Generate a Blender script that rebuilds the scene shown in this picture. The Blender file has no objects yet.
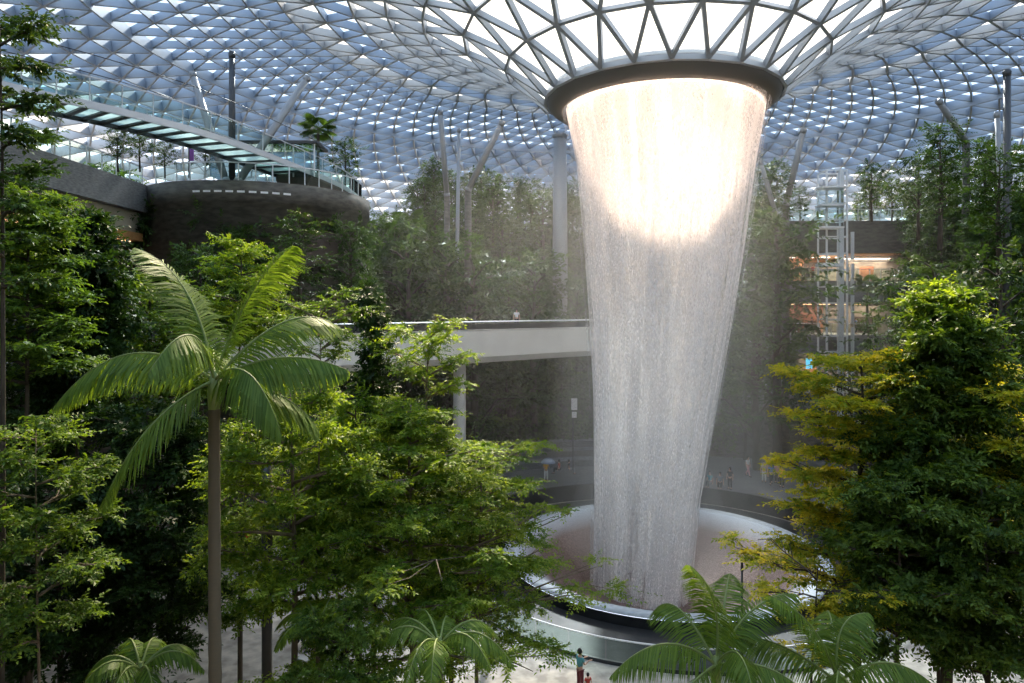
import bpy, math, random
import numpy as np
from mathutils import Vector, Matrix

# ------------------------------------------------------------------ camera, world, sun, exposure
S = bpy.context.scene
COL = S.collection
F = 683.0                      # focal length in pixels of the 1024x683 frame (24 mm on 36 mm)
HZ = 307.0                     # row of the horizon

cam_d = bpy.data.cameras.new('camera'); cam = bpy.data.objects.new('camera', cam_d)
COL.objects.link(cam); S.camera = cam
cam.location = (0, 0, 0); cam.rotation_euler = (math.radians(90), 0, 0)
cam_d.sensor_width = 36; cam_d.lens = 36 * F / 1024; cam_d.shift_y = (HZ - 341.5) / 1024
cam_d.clip_end = 600; cam_d.clip_start = .1

S.view_settings.view_transform = 'Standard'; S.view_settings.look = 'None'
S.view_settings.gamma = 1; S.view_settings.use_curve_mapping = False
S.view_settings.exposure = 0.55

SUN_AZ, SUN_EL = math.radians(7), math.radians(42)      # azimuth to the right of straight ahead
sdir = Vector((math.sin(SUN_AZ) * math.cos(SUN_EL), math.cos(SUN_AZ) * math.cos(SUN_EL), math.sin(SUN_EL)))
sun_d = bpy.data.lights.new('sun', 'SUN'); sun = bpy.data.objects.new('sun', sun_d); COL.objects.link(sun)
sun_d.energy = 18.0; sun_d.color = (1.0, .82, .62); sun_d.angle = math.radians(5)
sun.rotation_euler = sdir.to_track_quat('Z', 'Y').to_euler()

W = bpy.data.worlds.new('sky'); S.world = W; W.use_nodes = True
nt = W.node_tree; nt.nodes.clear()
wo = nt.nodes.new('ShaderNodeOutputWorld'); bg = nt.nodes.new('ShaderNodeBackground')
tc = nt.nodes.new('ShaderNodeTexCoord')
dot = nt.nodes.new('ShaderNodeVectorMath'); dot.operation = 'DOT_PRODUCT'; dot.inputs[1].default_value = sdir
nt.links.new(tc.outputs['Generated'], dot.inputs[0])
cr = nt.nodes.new('ShaderNodeValToRGB')
cr.color_ramp.elements[0].position = 0.0; cr.color_ramp.elements[0].color = (.70, .83, 1.0, 1)
cr.color_ramp.elements[1].position = 1.0; cr.color_ramp.elements[1].color = (1.25, 1.1, .9, 1)
e = cr.color_ramp.elements.new(.75); e.color = (.80, .88, 1.0, 1)
nt.links.new(dot.outputs['Value'], cr.inputs[0]); nt.links.new(cr.outputs[0], bg.inputs['Color'])
bg.inputs['Strength'].default_value = 2.1
nt.links.new(bg.outputs[0], wo.inputs['Surface'])
S.cycles.max_bounces = 10; S.cycles.diffuse_bounces = 6; S.cycles.glossy_bounces = 2
S.cycles.transmission_bounces = 4; S.cycles.transparent_max_bounces = 32; S.cycles.volume_bounces = 0
S.cycles.caustics_reflective = False; S.cycles.caustics_refractive = False
S.cycles.sample_clamp_indirect = 4.0

AX, AY = 9.15, 42.0             # the waterfall's vertical axis
rng = np.random.default_rng(7); random.seed(7)
FLOOR = -15.5

def P(px, py, Y):              # the point at depth Y seen at that spot of the photograph
    return Vector(((px - 512) / F * Y, Y, (HZ - py) / F * Y))
def pol(r, az, z):             # az in degrees, 0 = right, 90 = away from the camera
    a = math.radians(az); return Vector((AX + r * math.cos(a), AY + r * math.sin(a), z))

# ------------------------------------------------------------------ materials
MATS = {}
def mat(name, base, rough=.6, metal=0.0, noise=None, bump=0.0, spec=.5, trans=0.0):
    """noise = (scale, second colour, stretch xyz)"""
    m = bpy.data.materials.new(name); m.use_nodes = True; n = m.node_tree.nodes; l = m.node_tree.links
    b = n['Principled BSDF']; b.inputs['Roughness'].default_value = rough; b.inputs['Metallic'].default_value = metal
    b.inputs['Specular IOR Level'].default_value = spec
    b.inputs['Base Color'].default_value = (*base, 1)
    if noise:
        t = n.new('ShaderNodeTexCoord'); mp = n.new('ShaderNodeMapping'); mp.inputs['Scale'].default_value = noise[2] if len(noise) > 2 else (1, 1, 1)
        l.new(t.outputs['Object'], mp.inputs[0])
        x = n.new('ShaderNodeTexNoise'); x.inputs['Scale'].default_value = noise[0]; x.inputs['Detail'].default_value = 5
        l.new(mp.outputs[0], x.inputs['Vector'])
        r = n.new('ShaderNodeValToRGB'); r.color_ramp.elements[0].color = (*base, 1); r.color_ramp.elements[1].color = (*noise[1], 1)
        r.color_ramp.elements[0].position = .35; r.color_ramp.elements[1].position = .65
        l.new(x.outputs['Fac'], r.inputs[0]); l.new(r.outputs[0], b.inputs['Base Color'])
        if bump:
            bp = n.new('ShaderNodeBump'); bp.inputs['Strength'].default_value = bump
            l.new(x.outputs['Fac'], bp.inputs['Height']); l.new(bp.outputs[0], b.inputs['Normal'])
    MATS[name] = m; return m

def leafmat(name, c1, c2, tr=.45):
    m = bpy.data.materials.new(name); m.use_nodes = True; n = m.node_tree.nodes; l = m.node_tree.links
    n.clear(); o = n.new('ShaderNodeOutputMaterial')
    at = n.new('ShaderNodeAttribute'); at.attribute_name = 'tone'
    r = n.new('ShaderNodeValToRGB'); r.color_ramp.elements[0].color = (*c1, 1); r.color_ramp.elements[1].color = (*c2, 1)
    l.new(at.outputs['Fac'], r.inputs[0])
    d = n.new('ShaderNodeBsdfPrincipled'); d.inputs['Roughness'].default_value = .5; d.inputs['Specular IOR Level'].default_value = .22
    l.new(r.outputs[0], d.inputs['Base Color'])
    t = n.new('ShaderNodeBsdfTranslucent')
    mx = n.new('ShaderNodeMixRGB'); mx.blend_type = 'MULTIPLY'; mx.inputs[0].default_value = 1; mx.inputs[2].default_value = (1.9, 1.7, .5, 1)
    l.new(r.outputs[0], mx.inputs[1]); l.new(mx.outputs[0], t.inputs['Color'])
    s = n.new('ShaderNodeMixShader'); s.inputs[0].default_value = tr
    l.new(d.outputs[0], s.inputs[1]); l.new(t.outputs[0], s.inputs[2]); l.new(s.outputs[0], o.inputs['Surface'])
    MATS[name] = m; return m

def glassmat(name, tint, gloss=.12, rough=.05, gcol=(.9, .95, 1)):
    m = bpy.data.materials.new(name); m.use_nodes = True; n = m.node_tree.nodes; l = m.node_tree.links; n.clear()
    o = n.new('ShaderNodeOutputMaterial'); t = n.new('ShaderNodeBsdfTransparent'); t.inputs[0].default_value = (*tint, 1)
    g = n.new('ShaderNodeBsdfGlossy'); g.inputs['Roughness'].default_value = rough; g.inputs['Color'].default_value = (*gcol, 1)
    lw = n.new('ShaderNodeLayerWeight'); lw.inputs['Blend'].default_value = gloss
    s = n.new('ShaderNodeMixShader'); l.new(lw.outputs['Fresnel'], s.inputs[0]); l.new(t.outputs[0], s.inputs[1]); l.new(g.outputs[0], s.inputs[2])
    l.new(s.outputs[0], o.inputs['Surface']); MATS[name] = m; return m

def emitmat(name, c, s):
    m = bpy.data.materials.new(name); m.use_nodes = True; n = m.node_tree.nodes; b = n['Principled BSDF']
    b.inputs['Base Color'].default_value = (*c, 1); b.inputs['Emission Color'].default_value = (*c, 1); b.inputs['Emission Strength'].default_value = s
    MATS[name] = m; return m

mat('steel', (.62, .64, .66), .4, .15)
mat('steel_lattice', (.34, .37, .41), .4, .05)
mat('lattice_edge', (.30, .24, .18), .5)
mat('column_steel', (.27, .28, .29), .45, .1)
mat('dark_steel', (.05, .052, .055), .4, .3)
mat('ring_metal', (.17, .155, .14), .45, .2)
mat('stone', (.10, .105, .11), .8, 0, (3.0, (.20, .20, .205), (1, 1, 5)), .4)
mat('dark_stone', (.055, .05, .043), .75, 0, (1.5, (.12, .11, .09), (1, 1, 3)), .4)
mat('black_granite', (.014, .015, .016), .5, 0, (2, (.03, .03, .032)))
mat('concrete', (.50, .48, .44), .7, 0, (.8, (.58, .56, .52)))
mat('bridge_white', (.78, .76, .71), .6, 0, (.5, (.70, .68, .63)))
mat('paving', (.30, .27, .23), .75, 0, (1.6, (.56, .51, .43)), .1)
mat('plaza', (.12, .12, .12), .6, 0, (.8, (.16, .158, .155)), .1)
mat('soil', (.022, .026, .014), .9, 0, (1.2, (.04, .05, .02)), .3)
mat('bark', (.10, .075, .05), .85, 0, (6, (.19, .155, .11), (1, 1, .3)), .5)
mat('dark_bark', (.035, .028, .02), .85, 0, (6, (.075, .06, .042), (1, 1, .3)), .5)
mat('palm_bark', (.12, .10, .065), .8, 0, (5, (.11, .095, .065), (.4, .4, 5)), .5)
mat('rachis', (.16, .22, .06), .5)
mat('end_stone', (.13, .11, .09), .7, 0, (2, (.17, .14, .12)))
mat('wood_warm', (.50, .24, .09), .5, 0, (2, (.62, .33, .14), (.3, 3, 3)))
mat('beige', (.55, .50, .40), .7)
mat('white_paint', (.8, .8, .8), .5)
mat('interior_dark', (.06, .045, .035), .7)
mat('interior_red', (.25, .10, .05), .7, 0, (1.2, (.12, .06, .04)))
emitmat('lamp_warm', (1.0, .62, .32), 2.2)
emitmat('lamp_white', (1.0, .93, .8), 3.0)
emitmat('sign_blue', (.1, .45, .65), 1.0)
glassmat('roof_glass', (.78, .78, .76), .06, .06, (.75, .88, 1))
glassmat('sun_filter_tint', (.52, .48, .47), .03, .1)  # for the added disc that weakens sun coming through the oculus
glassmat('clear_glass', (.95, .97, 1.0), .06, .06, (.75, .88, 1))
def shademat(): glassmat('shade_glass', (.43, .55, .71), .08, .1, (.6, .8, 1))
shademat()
glassmat('rail_glass', (.88, .95, .92), .06, .05)
glassmat('lift_glass', (.86, .93, .95), .3, .05)
leafmat('leaf_dark', (.012, .032, .010), (.045, .10, .022), .28)
leafmat('leaf_deep', (.022, .052, .014), (.075, .14, .035), .36)
leafmat('leaf_mid', (.045, .10, .018), (.15, .25, .045), .44)
leafmat('leaf_bright', (.06, .135, .016), (.23, .33, .045), .48)
leafmat('leaf_yellow', (.12, .21, .02), (.50, .43, .04), .52)
leafmat('leaf_palm', (.06, .125, .02), (.17, .27, .05), .42)
leafmat('leaf_forest', (.03, .07, .014), (.13, .21, .035), .40)
leafmat('leaf_far', (.022, .05, .016), (.08, .14, .04), .38)

# ------------------------------------------------------------------ mesh helpers
class MB:
    def __init__(s): s.v = []; s.f = []; s.n = 0
    def add(s, v, f):
        v = np.asarray(v, float).reshape(-1, 3); s.v.append(v)
        s.f += [tuple(i + s.n for i in q) for q in f]; s.n += len(v); return s
    def box(s, c, d, M=None):
        x, y, z = [k / 2 for k in d]
        v = np.array([(-x, -y, -z), (x, -y, -z), (x, y, -z), (-x, y, -z), (-x, -y, z), (x, -y, z), (x, y, z), (-x, y, z)])
        if M is not None: v = v @ np.array(M).T
        return s.add(v + np.array(c), [(0, 3, 2, 1), (4, 5, 6, 7), (0, 1, 5, 4), (1, 2, 6, 5), (2, 3, 7, 6), (3, 0, 4, 7)])
    def bar(s, a, b, w, h, up=(0, 0, 1)):
        a = np.array(a, float); b = np.array(b, float); d = b - a; L = np.linalg.norm(d)
        if L < 1e-6: return s
        d /= L; u = np.array(up, float); sd = np.cross(d, u)
        if np.linalg.norm(sd) < 1e-4: sd = np.cross(d, (1, 0, 0))
        sd /= np.linalg.norm(sd); u = np.cross(sd, d)
        return s.box((a + b) / 2, (L, w, h), np.stack([d, sd, u], 1))
    def tube(s, pts, rad, n=8, cap=True):
        pts = np.array([tuple(p) for p in pts], float); m = len(pts)
        rad = np.full(m, rad) if np.isscalar(rad) else np.array(rad, float)
        t = np.gradient(pts, axis=0); t /= np.linalg.norm(t, axis=1)[:, None] + 1e-12
        ref = np.array((0, 0, 1.)) if abs(t[:, 2]).max() < .95 else np.array((.31, .95, .0))
        a = np.cross(t, ref); a /= np.linalg.norm(a, axis=1)[:, None] + 1e-12; b = np.cross(t, a)
        th = np.linspace(0, 2 * math.pi, n, endpoint=False)
        ring = pts[:, None] + rad[:, None, None] * (a[:, None] * np.cos(th)[None, :, None] + b[:, None] * np.sin(th)[None, :, None])
        f = [(i * n + j, i * n + (j + 1) % n, (i + 1) * n + (j + 1) % n, (i + 1) * n + j) for i in range(m - 1) for j in range(n)]
        if cap: f += [tuple(range(n))[::-1], tuple((m - 1) * n + j for j in range(n))]
        return s.add(ring.reshape(-1, 3), f)
    def lathe(s, prof, c=(0, 0), n=96, a0=0, a1=360, close=False, cfun=None):
        full = abs(a1 - a0 - 360) < 1e-6; k = n if full else n + 1
        th = np.radians(np.linspace(a0, a1, n, endpoint=False) if full else np.linspace(a0, a1, k))
        pr = np.array(prof, float); m = len(pr)
        v = np.zeros((k, m, 3)); v[:, :, 0] = c[0] + np.cos(th)[:, None] * pr[None, :, 0]
        v[:, :, 1] = c[1] + np.sin(th)[:, None] * pr[None, :, 0]; v[:, :, 2] = pr[None, :, 1]
        f = []; mm = m if close else m - 1
        for i in range(n if full else n):
            i2 = (i + 1) % k
            for j in range(mm):
                j2 = (j + 1) % m; f.append((i * m + j, i2 * m + j, i2 * m + j2, i * m + j2))
        if close and not full: f += [tuple(range(m)), tuple((k - 1) * m + j for j in range(m))[::-1]]
        return s.add(v.reshape(-1, 3), f)
    def sheet(s, rows, closed=False):      # rows of equally many points
        r = np.array([[tuple(p) for p in q] for q in rows], float); m, k = r.shape[:2]
        f = [(i * k + j, (i + 1) * k + j, (i + 1) * k + j + 1, i * k + j + 1) for i in range(m - 1) for j in range(k - 1)]
        if closed: f += [(i * k + k - 1, (i + 1) * k + k - 1, (i + 1) * k, i * k) for i in range(m - 1)]
        return s.add(r.reshape(-1, 3), f)
    def mesh(s, name, m, smooth=False, tone=None):
        me = bpy.data.meshes.new(name)
        v = np.concatenate(s.v) if s.v else np.zeros((0, 3))
        me.from_pydata(v.tolist(), [], s.f); me.update()
        me.materials.append(MATS[m] if isinstance(m, str) else m)
        if smooth: me.polygons.foreach_set('use_smooth', [True] * len(me.polygons))
        return me
    def build(s, name, m, parent=None, smooth=False, loc=None):
        return link(name, s.mesh(name, m, smooth), parent, loc)

def link(name, me, parent=None, loc=None):
    o = bpy.data.objects.new(name, me); COL.objects.link(o)
    if parent is not None: o.parent = parent
    if loc is not None: o.location = loc
    return o
def tag(o, label=None, cat=None, group=None, kind=None):
    if label: o['label'] = label
    if cat: o['category'] = cat
    if group: o['group'] = group
    if kind: o['kind'] = kind
    return o
def thing(name, label, cat, loc=(0, 0, 0), group=None, rz=0, sc=1):
    o = bpy.data.objects.new(name, None); COL.objects.link(o); o.location = loc; o.rotation_euler[2] = rz
    o.scale = (sc, sc, sc); o.empty_display_size = .2
    return tag(o, label, cat, group)
def struct(name, mb, m, parent=None, smooth=False):
    o = mb.build(name, m, parent, smooth)
    if parent is None: o['kind'] = 'structure'
    return o
def copy_tree(o, parent=None):
    c = o.copy(); COL.objects.link(c); c.parent = parent
    for ch in list(o.children): copy_tree(ch, c)
    return c

def leaves(P0, D, Nn, L, Wd, rg=None, fold=.25, tone=None):
    """leaf blades: base points, directions, normals, lengths, widths -> quads verts, tone per leaf"""
    n = len(P0); D = D / (np.linalg.norm(D, axis=1)[:, None] + 1e-9)
    sd = np.cross(D, Nn); sd /= np.linalg.norm(sd, axis=1)[:, None] + 1e-9
    nn = np.cross(sd, D)
    L = np.broadcast_to(L, n)[:, None]; Wd = np.broadcast_to(Wd, n)[:, None]
    v = np.empty((n, 4, 3)); v[:, 0] = P0; v[:, 2] = P0 + D * L - nn * L * .12
    mid = P0 + D * L * .48 + nn * Wd * fold
    v[:, 1] = mid + sd * Wd * .5; v[:, 3] = mid - sd * Wd * .5
    return v
def leaf_mesh(name, V, tone, m):
    n = len(V); me = bpy.data.meshes.new(name)
    me.vertices.add(4 * n); me.vertices.foreach_set('co', V.reshape(-1).astype(np.float32))
    me.loops.add(4 * n); me.loops.foreach_set('vertex_index', np.arange(4 * n, dtype=np.int32))
    me.polygons.add(n); me.polygons.foreach_set('loop_start', np.arange(0, 4 * n, 4, dtype=np.int32))
    me.polygons.foreach_set('loop_total', np.full(n, 4, dtype=np.int32))
    a = me.attributes.new('tone', 'FLOAT', 'POINT'); a.data.foreach_set('value', np.repeat(tone, 4).astype(np.float32))
    me.materials.append(MATS[m]); me.update(); me.validate(); return me

def clump(c, rx, rz, n, L, flat=.5, R=rng):
    """leafy twigs radiating from a clump centre; flat=1 lays them out horizontally"""
    per = 11; k = max(3, n // per)
    u = R.normal(size=(k, 3)); u /= np.linalg.norm(u, axis=1)[:, None]; u[:, 2] = np.where(u[:, 2] < 0, u[:, 2] * .5, u[:, 2])
    sc = np.array((rx, rx, rz)); st = u * R.uniform(0, .45, k)[:, None] * sc + np.array(c)
    dr = u * sc * np.array((1, 1, 1.2)) + R.normal(size=(k, 3)) * sc * .35; ln = R.uniform(.6, 1.15, k)[:, None]
    s_ = np.tile(np.linspace(.15, 1, per), k)[:, None]; D = np.repeat(dr * ln, per, 0); B = np.repeat(st, per, 0)
    p = B + D * s_; p[:, 2] -= (s_[:, 0] ** 2) * rx * .12
    dn = D / (np.linalg.norm(D, axis=1)[:, None] + 1e-9)
    up = np.repeat(R.normal(size=(k, 3)) * (.65 * (1 - flat) + .12), per, 0) + np.array((0, 0, 1.))
    sd = np.cross(dn, up); sd /= np.linalg.norm(sd, axis=1)[:, None] + 1e-9
    sg = np.tile(np.where(np.arange(per) % 2, 1, -1), k)[:, None]; sg[per - 1::per] = 0
    m = len(p); d = dn * .7 + sd * sg * .9 + R.normal(size=(m, 3)) * .28; d[:, 2] -= .22 * (1 - flat * .6)
    nn = up + R.normal(size=(m, 3)) * .3
    l = L * R.uniform(.65, 1.2, m)
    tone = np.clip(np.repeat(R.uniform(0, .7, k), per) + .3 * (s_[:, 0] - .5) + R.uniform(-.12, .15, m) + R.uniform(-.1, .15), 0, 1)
    return leaves(p, d, nn, l, l * .46), tone

# ------------------------------------------------------------------ roof lattice (a toroid falling into the oculus)
PR = [(7.05, 12.95), (9.4, 14.8), (12, 16.4), (14.4, 17.3), (18, 18.2), (23, 18.7), (30, 18.2), (38, 16.9), (46, 14.6), (54, 11.4), (61, 8.0), (67, 3.0), (70, -2)]
def roofz(r): return float(np.interp(r, [p[0] for p in PR], [p[1] for p in PR]))
_r = np.array([p[0] for p in PR]); _z = np.array([p[1] for p in PR])
def roofz(r):                                   # smooth (cubic through the points)
    i = int(np.clip(np.searchsorted(_r, r) - 1, 0, len(_r) - 2))
    m = np.gradient(_z, _r); h = _r[i + 1] - _r[i]; t = (r - _r[i]) / h
    return float((2*t**3-3*t**2+1)*_z[i] + (t**3-2*t**2+t)*h*m[i] + (-2*t**3+3*t**2)*_z[i+1] + (t**3-t**2)*h*m[i+1])
levels = [(7.05, 24), (9.4, 24), (12, 24), (14.4, 48), (16.6, 48), (18.8, 48), (21, 48), (23.2, 96)]
r = 25.2
while r < 69: levels.append((r, 96)); r += 2.05
def roof():
    rings = []; off = 0.0
    for k, (r, N) in enumerate(levels):
        if k and levels[k - 1][1] == N: off = .5 - off
        elif k: off = 2 * off if False else (off * 2) % 1
        z = roofz(r); rings.append([(pol(r, (i + off) * 360 / N + 7, z)) for i in range(N)])
        rings[-1] = (rings[-1], N, off)
    beams, thin, pane, shade, low = MB(), MB(), MB(), MB(), MB()
    def up_at(p):
        r = math.hypot(p.x - AX, p.y - AY); dz = (roofz(r + .3) - roofz(max(r - .3, 7.05))) / .6
        q = Vector((-(p.x - AX) / r * dz, -(p.y - AY) / r * dz, 1)); return q.normalized()
    def beam(a, b, w, d, m):
        u = up_at((a + b) / 2); o = u * (-d * .5)
        m.bar(a + o, b + o, w, d, u)
    for k, (pts, N, off) in enumerate(rings):
        r = levels[k][0]
        w = .21 if r < 14 else .18 if r < 23 else .14; d = .34 if r < 13 else .5 if r < 33 else .85
        for i in range(N): beam(pts[i], pts[(i + 1) % N], w * .8, d, beams if k else thin)
        if k + 1 == len(rings): break
        nx, M, off2 = rings[k + 1]
        if M == N:
            for i in range(N):
                if off2 > off: a, b = nx[i], nx[(i - 1) % N]
                else: a, b = nx[(i + 1) % N], nx[i]
                beam(pts[i], a, w, d, beams); beam(pts[i], b, w, d, beams)
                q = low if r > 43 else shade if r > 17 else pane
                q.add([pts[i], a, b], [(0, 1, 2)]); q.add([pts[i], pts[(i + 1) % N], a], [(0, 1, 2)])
        else:
            for i in range(N):
                j = round(2 * (i + off) - off2)
                q = [nx[(j + t) % M] for t in (-1, 0, 1)]
                for t in q: beam(pts[i], t, w, d, beams)
                pane.add([pts[i], q[1], q[0]], [(0, 1, 2)]); pane.add([pts[i], q[2], q[1]], [(0, 1, 2)])
                pane.add([pts[i], pts[(i + 1) % N], q[2]], [(0, 1, 2)])
    o = struct('ceiling', beams, 'steel_lattice')
    thin.build('ring_beam', 'steel_lattice', o)
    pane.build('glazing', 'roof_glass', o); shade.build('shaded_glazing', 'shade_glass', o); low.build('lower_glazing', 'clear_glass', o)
    return o
roof()

# oculus ring
ring = thing('oculus_ring', 'dark grey metal ring at the roof opening above the waterfall', 'ring', (AX, AY, 12.9))
MB().lathe([(6.98, .12), (7.02, -.05), (6.98, -.3), (6.8, -.58), (6.5, -.8), (6.15, -.9), (5.98, -.84), (5.95, -.6), (6.0, .1)], n=128).build('rim', 'ring_metal', ring, True)
MB().lathe([(7.04, .1), (7.06, .3), (6.95, .32), (6.8, .3)], n=128).build('upper_flange', 'steel', ring, True)

MB().lathe([(6.9, .28), (4, .3), (.01, .3)], n=64).build('added_sun_filter', 'sun_filter_tint', ring)  # added tinted disc across the open oculus, dims the sun on the falling water
KZ = [-11.5, -7.5, -3.5, .5, 4.5, 8.0]
KA = [(-180, (28, 29, 30, 31, 36, 37.5)), (-150, (33, 34, 35, 36, 37, 38)), (-100, (46, 47, 48, 49, 50, 51)), (-60, (36, 38, 40, 42, 44, 46)),
      (-20, (22, 25, 28, 31, 33, 35)), (20, (21, 23.5, 26, 28.5, 31, 33)), (38, (26, 30, 33, 35, 37, 38)), (47, (30, 38, 39, 40, 41, 42)), (60, (26, 30, 34, 37, 39, 41)),
      (90, (24, 27, 30, 33, 36, 38)), (120, (24, 26, 28.5, 31, 33, 35)), (150, (24, 26, 28, 30, 32, 34)), (180, (28, 29, 30, 31, 36, 37.5))]
def edge(k, az):
    az = (az + 180) % 360 - 180
    if k >= 6: return 75.0
    if k < 0: return 0.0
    return float(np.interp(az, [a for a, _ in KA], [q[k] for _, q in KA]))
def ground(x, y):
    if math.hypot(x + 18.8, y - 51) < 8: return 7.7
    r = math.hypot(x - AX, y - AY); az = math.degrees(math.atan2(y - AY, x - AX)); z = FLOOR
    for k in range(6):
        if r > edge(k, az) + .3: z = KZ[k]
    return z
# columns that carry the roof
def column(a, b, r, label, m='column_steel'):
    a, b = Vector(a), Vector(b); dn = (a - b).normalized()
    gz = ground(a.x, a.y); slant = dn.z > -.985
    if not slant: a += dn * ((a.z - gz) / -dn.z)
    t = thing('roof_column', label, 'column', a)
    q = b - a
    if slant and a.z - gz > .1: MB().tube([(0, 0, gz - a.z), (0, 0, 0)], [r * 1.25, r * 1.1], 12).build('pedestal', 'dark_stone', t, True)
    MB().tube([(0, 0, 0), q * .5, q], [r, r * 1.05, r * .9], 14).build('shaft', m, t, True)
    d = q.normalized()
    MB().tube([q - d * .5, q - d * .12, q], [r * .9, r * 1.15, r * .6], 12).build('head', m, t, True)
    MB().tube([d * .0, d * .25], [r * 1.25, r * 1.1], 12).build('foot', m, t, True)
def toroof(px, py, py2, Y): return P(px, py, Y)
column(P(232, 184, 47), P(232, 52, 47), .22, 'dark upright roof column behind the glass footbridge', 'dark_steel')
column(P(226, 182, 46), P(192, 72, 47), .24, 'pale strut leaning left from the foot of the dark upright column')
column(P(238, 182, 46), P(308, 77, 50), .26, 'pale strut leaning right from the foot of the dark upright column')
column(P(447, 196, 64), P(440, 110, 62), .25, 'slim pale roof strut rising near the middle left trees')
column(P(458, 196, 66), P(459, 128, 66), .18, 'short thin pale upright post between the leaning struts left of the waterfall')
column(P(468, 190, 62), P(503, 121, 60), .28, 'pale strut leaning right towards the waterfall over the far trees')
column(P(560, 215, 70), P(560, 134, 70), .75, 'broad grey pier close to the left edge of the waterfall', 'column_steel')
column(P(786, 205, 62), P(804, 128, 60), .27, 'pale strut leaning right just beside the right edge of the waterfall')
column(P(776, 215, 60), P(760, 160, 60), .2, 'thin strut leaning left just right of the waterfall')
column(P(966, 142, 58), P(938, 100, 56), .27, 'pale strut leaning left over the trees on the right')
column(P(1007, 195, 47), P(1007, 70, 47), .25, 'tall dark upright column at the far right', 'dark_steel')
column(P(1000, 175, 50), P(997, 112, 50), .2, 'pale strut just left of the dark column at the far right')

# ------------------------------------------------------------------ ground, plaza and planted terraces
AZ = np.arange(-180, 180.1, 3)
struct('floor', MB().sheet([[pol(r if r < 27 else edge(0, a) + .3, a, FLOOR) for a in AZ] for r in (9.5, 14, 20, 27)]), 'paving')
for k, z in enumerate(KZ):
    zp = FLOOR if k == 0 else KZ[k - 1]
    wall = MB().sheet([[pol(edge(k, a), a, zp - .3) for a in AZ], [pol(edge(k, a), a, z + .35) for a in AZ], [pol(edge(k, a) + .3, a, z + .35) for a in AZ], [pol(edge(k, a) + .3, a, z - .2) for a in AZ]])
    struct('terrace_wall', wall, 'dark_stone' if k < 5 else 'stone')
    struct('terrace_bed', MB().sheet([[pol(edge(k, a) + .25, a, z) for a in AZ], [pol(min(edge(k + 1, a) + .1, 75), a, z) for a in AZ]]), 'soil' if k < 5 else 'plaza')

# raised plaza behind the bowl with steps
PZ = -14.3
def arcslab(r0, r1, a0, a1, z0, z1, n=48): return MB().lathe([(r0, z0), (r0, z1), (r1, z1), (r1, z0)], (AX, AY), n, a0, a1, close=True)
struct('raised_plaza', arcslab(13.45, 30.2, 8, 158, FLOOR + .01, PZ), 'plaza')
for i, (r0, r1) in enumerate([(19.5, 24.5), (21.0, 24.5), (22.5, 24.5)]):
    struct('trim_%d' % (i + 1), arcslab(r0, r1, 74, 140, PZ + .01 + .55 * i, PZ + .55 * (i + 1)), 'plaza' if i % 2 else 'stone')

# ------------------------------------------------------------------ the bowl at the foot of the waterfall
def watermat():
    m = bpy.data.materials.new('bowl_water'); m.use_nodes = True; n = m.node_tree.nodes; l = m.node_tree.links
    b = n['Principled BSDF']; b.inputs['Roughness'].default_value = .6; b.inputs['Specular IOR Level'].default_value = .2
    g = n.new('ShaderNodeNewGeometry'); x = n.new('ShaderNodeTexNoise'); x.inputs['Scale'].default_value = 9; x.inputs['Detail'].default_value = 6
    t = n.new('ShaderNodeTexCoord'); l.new(t.outputs['Object'], x.inputs['Vector'])
    r = n.new('ShaderNodeValToRGB'); r.color_ramp.elements[0].color = (.13, .080, .065, 1); r.color_ramp.elements[1].color = (.24, .16, .135, 1)
    r.color_ramp.elements[0].position = .4; r.color_ramp.elements[1].position = .62
    l.new(x.outputs['Fac'], r.inputs[0])
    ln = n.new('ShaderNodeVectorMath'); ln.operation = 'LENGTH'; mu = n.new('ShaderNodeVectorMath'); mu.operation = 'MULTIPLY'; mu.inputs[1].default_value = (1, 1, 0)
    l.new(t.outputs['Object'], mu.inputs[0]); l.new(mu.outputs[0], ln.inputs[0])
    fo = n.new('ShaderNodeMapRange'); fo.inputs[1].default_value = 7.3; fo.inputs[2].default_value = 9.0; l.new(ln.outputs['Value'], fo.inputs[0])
    fm = n.new('ShaderNodeMixRGB'); fm.inputs[2].default_value = (.60, .64, .68, 1); l.new(fo.outputs[0], fm.inputs[0]); l.new(r.outputs[0], fm.inputs[1]); l.new(fm.outputs[0], b.inputs['Base Color'])  # paler towards the rim: foam, with grazing sky reflection put into the colour
    bp = n.new('ShaderNodeBump'); bp.inputs['Strength'].default_value = .35; bp.inputs['Distance'].default_value = .1
    l.new(x.outputs['Fac'], bp.inputs['Height']); l.new(bp.outputs[0], b.inputs['Normal'])
    return m
mat('rim_water', (.44, .46, .48), .8, 0, (5, (.54, .57, .58)), .2, .1)
BZ = -14.75
bowl = thing('fountain_bowl', 'wide round bowl with wet rounded rim catching the waterfall', 'fountain', (AX, AY, FLOOR))
zb = BZ - FLOOR
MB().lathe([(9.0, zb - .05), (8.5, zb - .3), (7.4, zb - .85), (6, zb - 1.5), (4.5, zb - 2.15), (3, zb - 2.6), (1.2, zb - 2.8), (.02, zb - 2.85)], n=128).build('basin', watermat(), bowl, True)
MB().lathe([(8.98, zb - .06), (9.2, zb + .0), (9.45, zb + .02), (9.64, zb - .04), (9.7, zb - .16)], n=160).build('rim', 'rim_water', bowl, True)
MB().lathe([(9.69, zb - .18), (9.64, .3), (9.62, 0)], n=128).build('outer_wall', 'black_granite', bowl, True)
pool = MB().lathe([(9.6, FLOOR + .03), (13.0, FLOOR + .03)], (AX, AY), 128)
struct('trim_4', pool, 'black_granite')
struct('trim_5', arcslab(13.25, 13.43, 8, 158, FLOOR + .02, PZ + .06, 64), 'black_granite')
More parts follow.
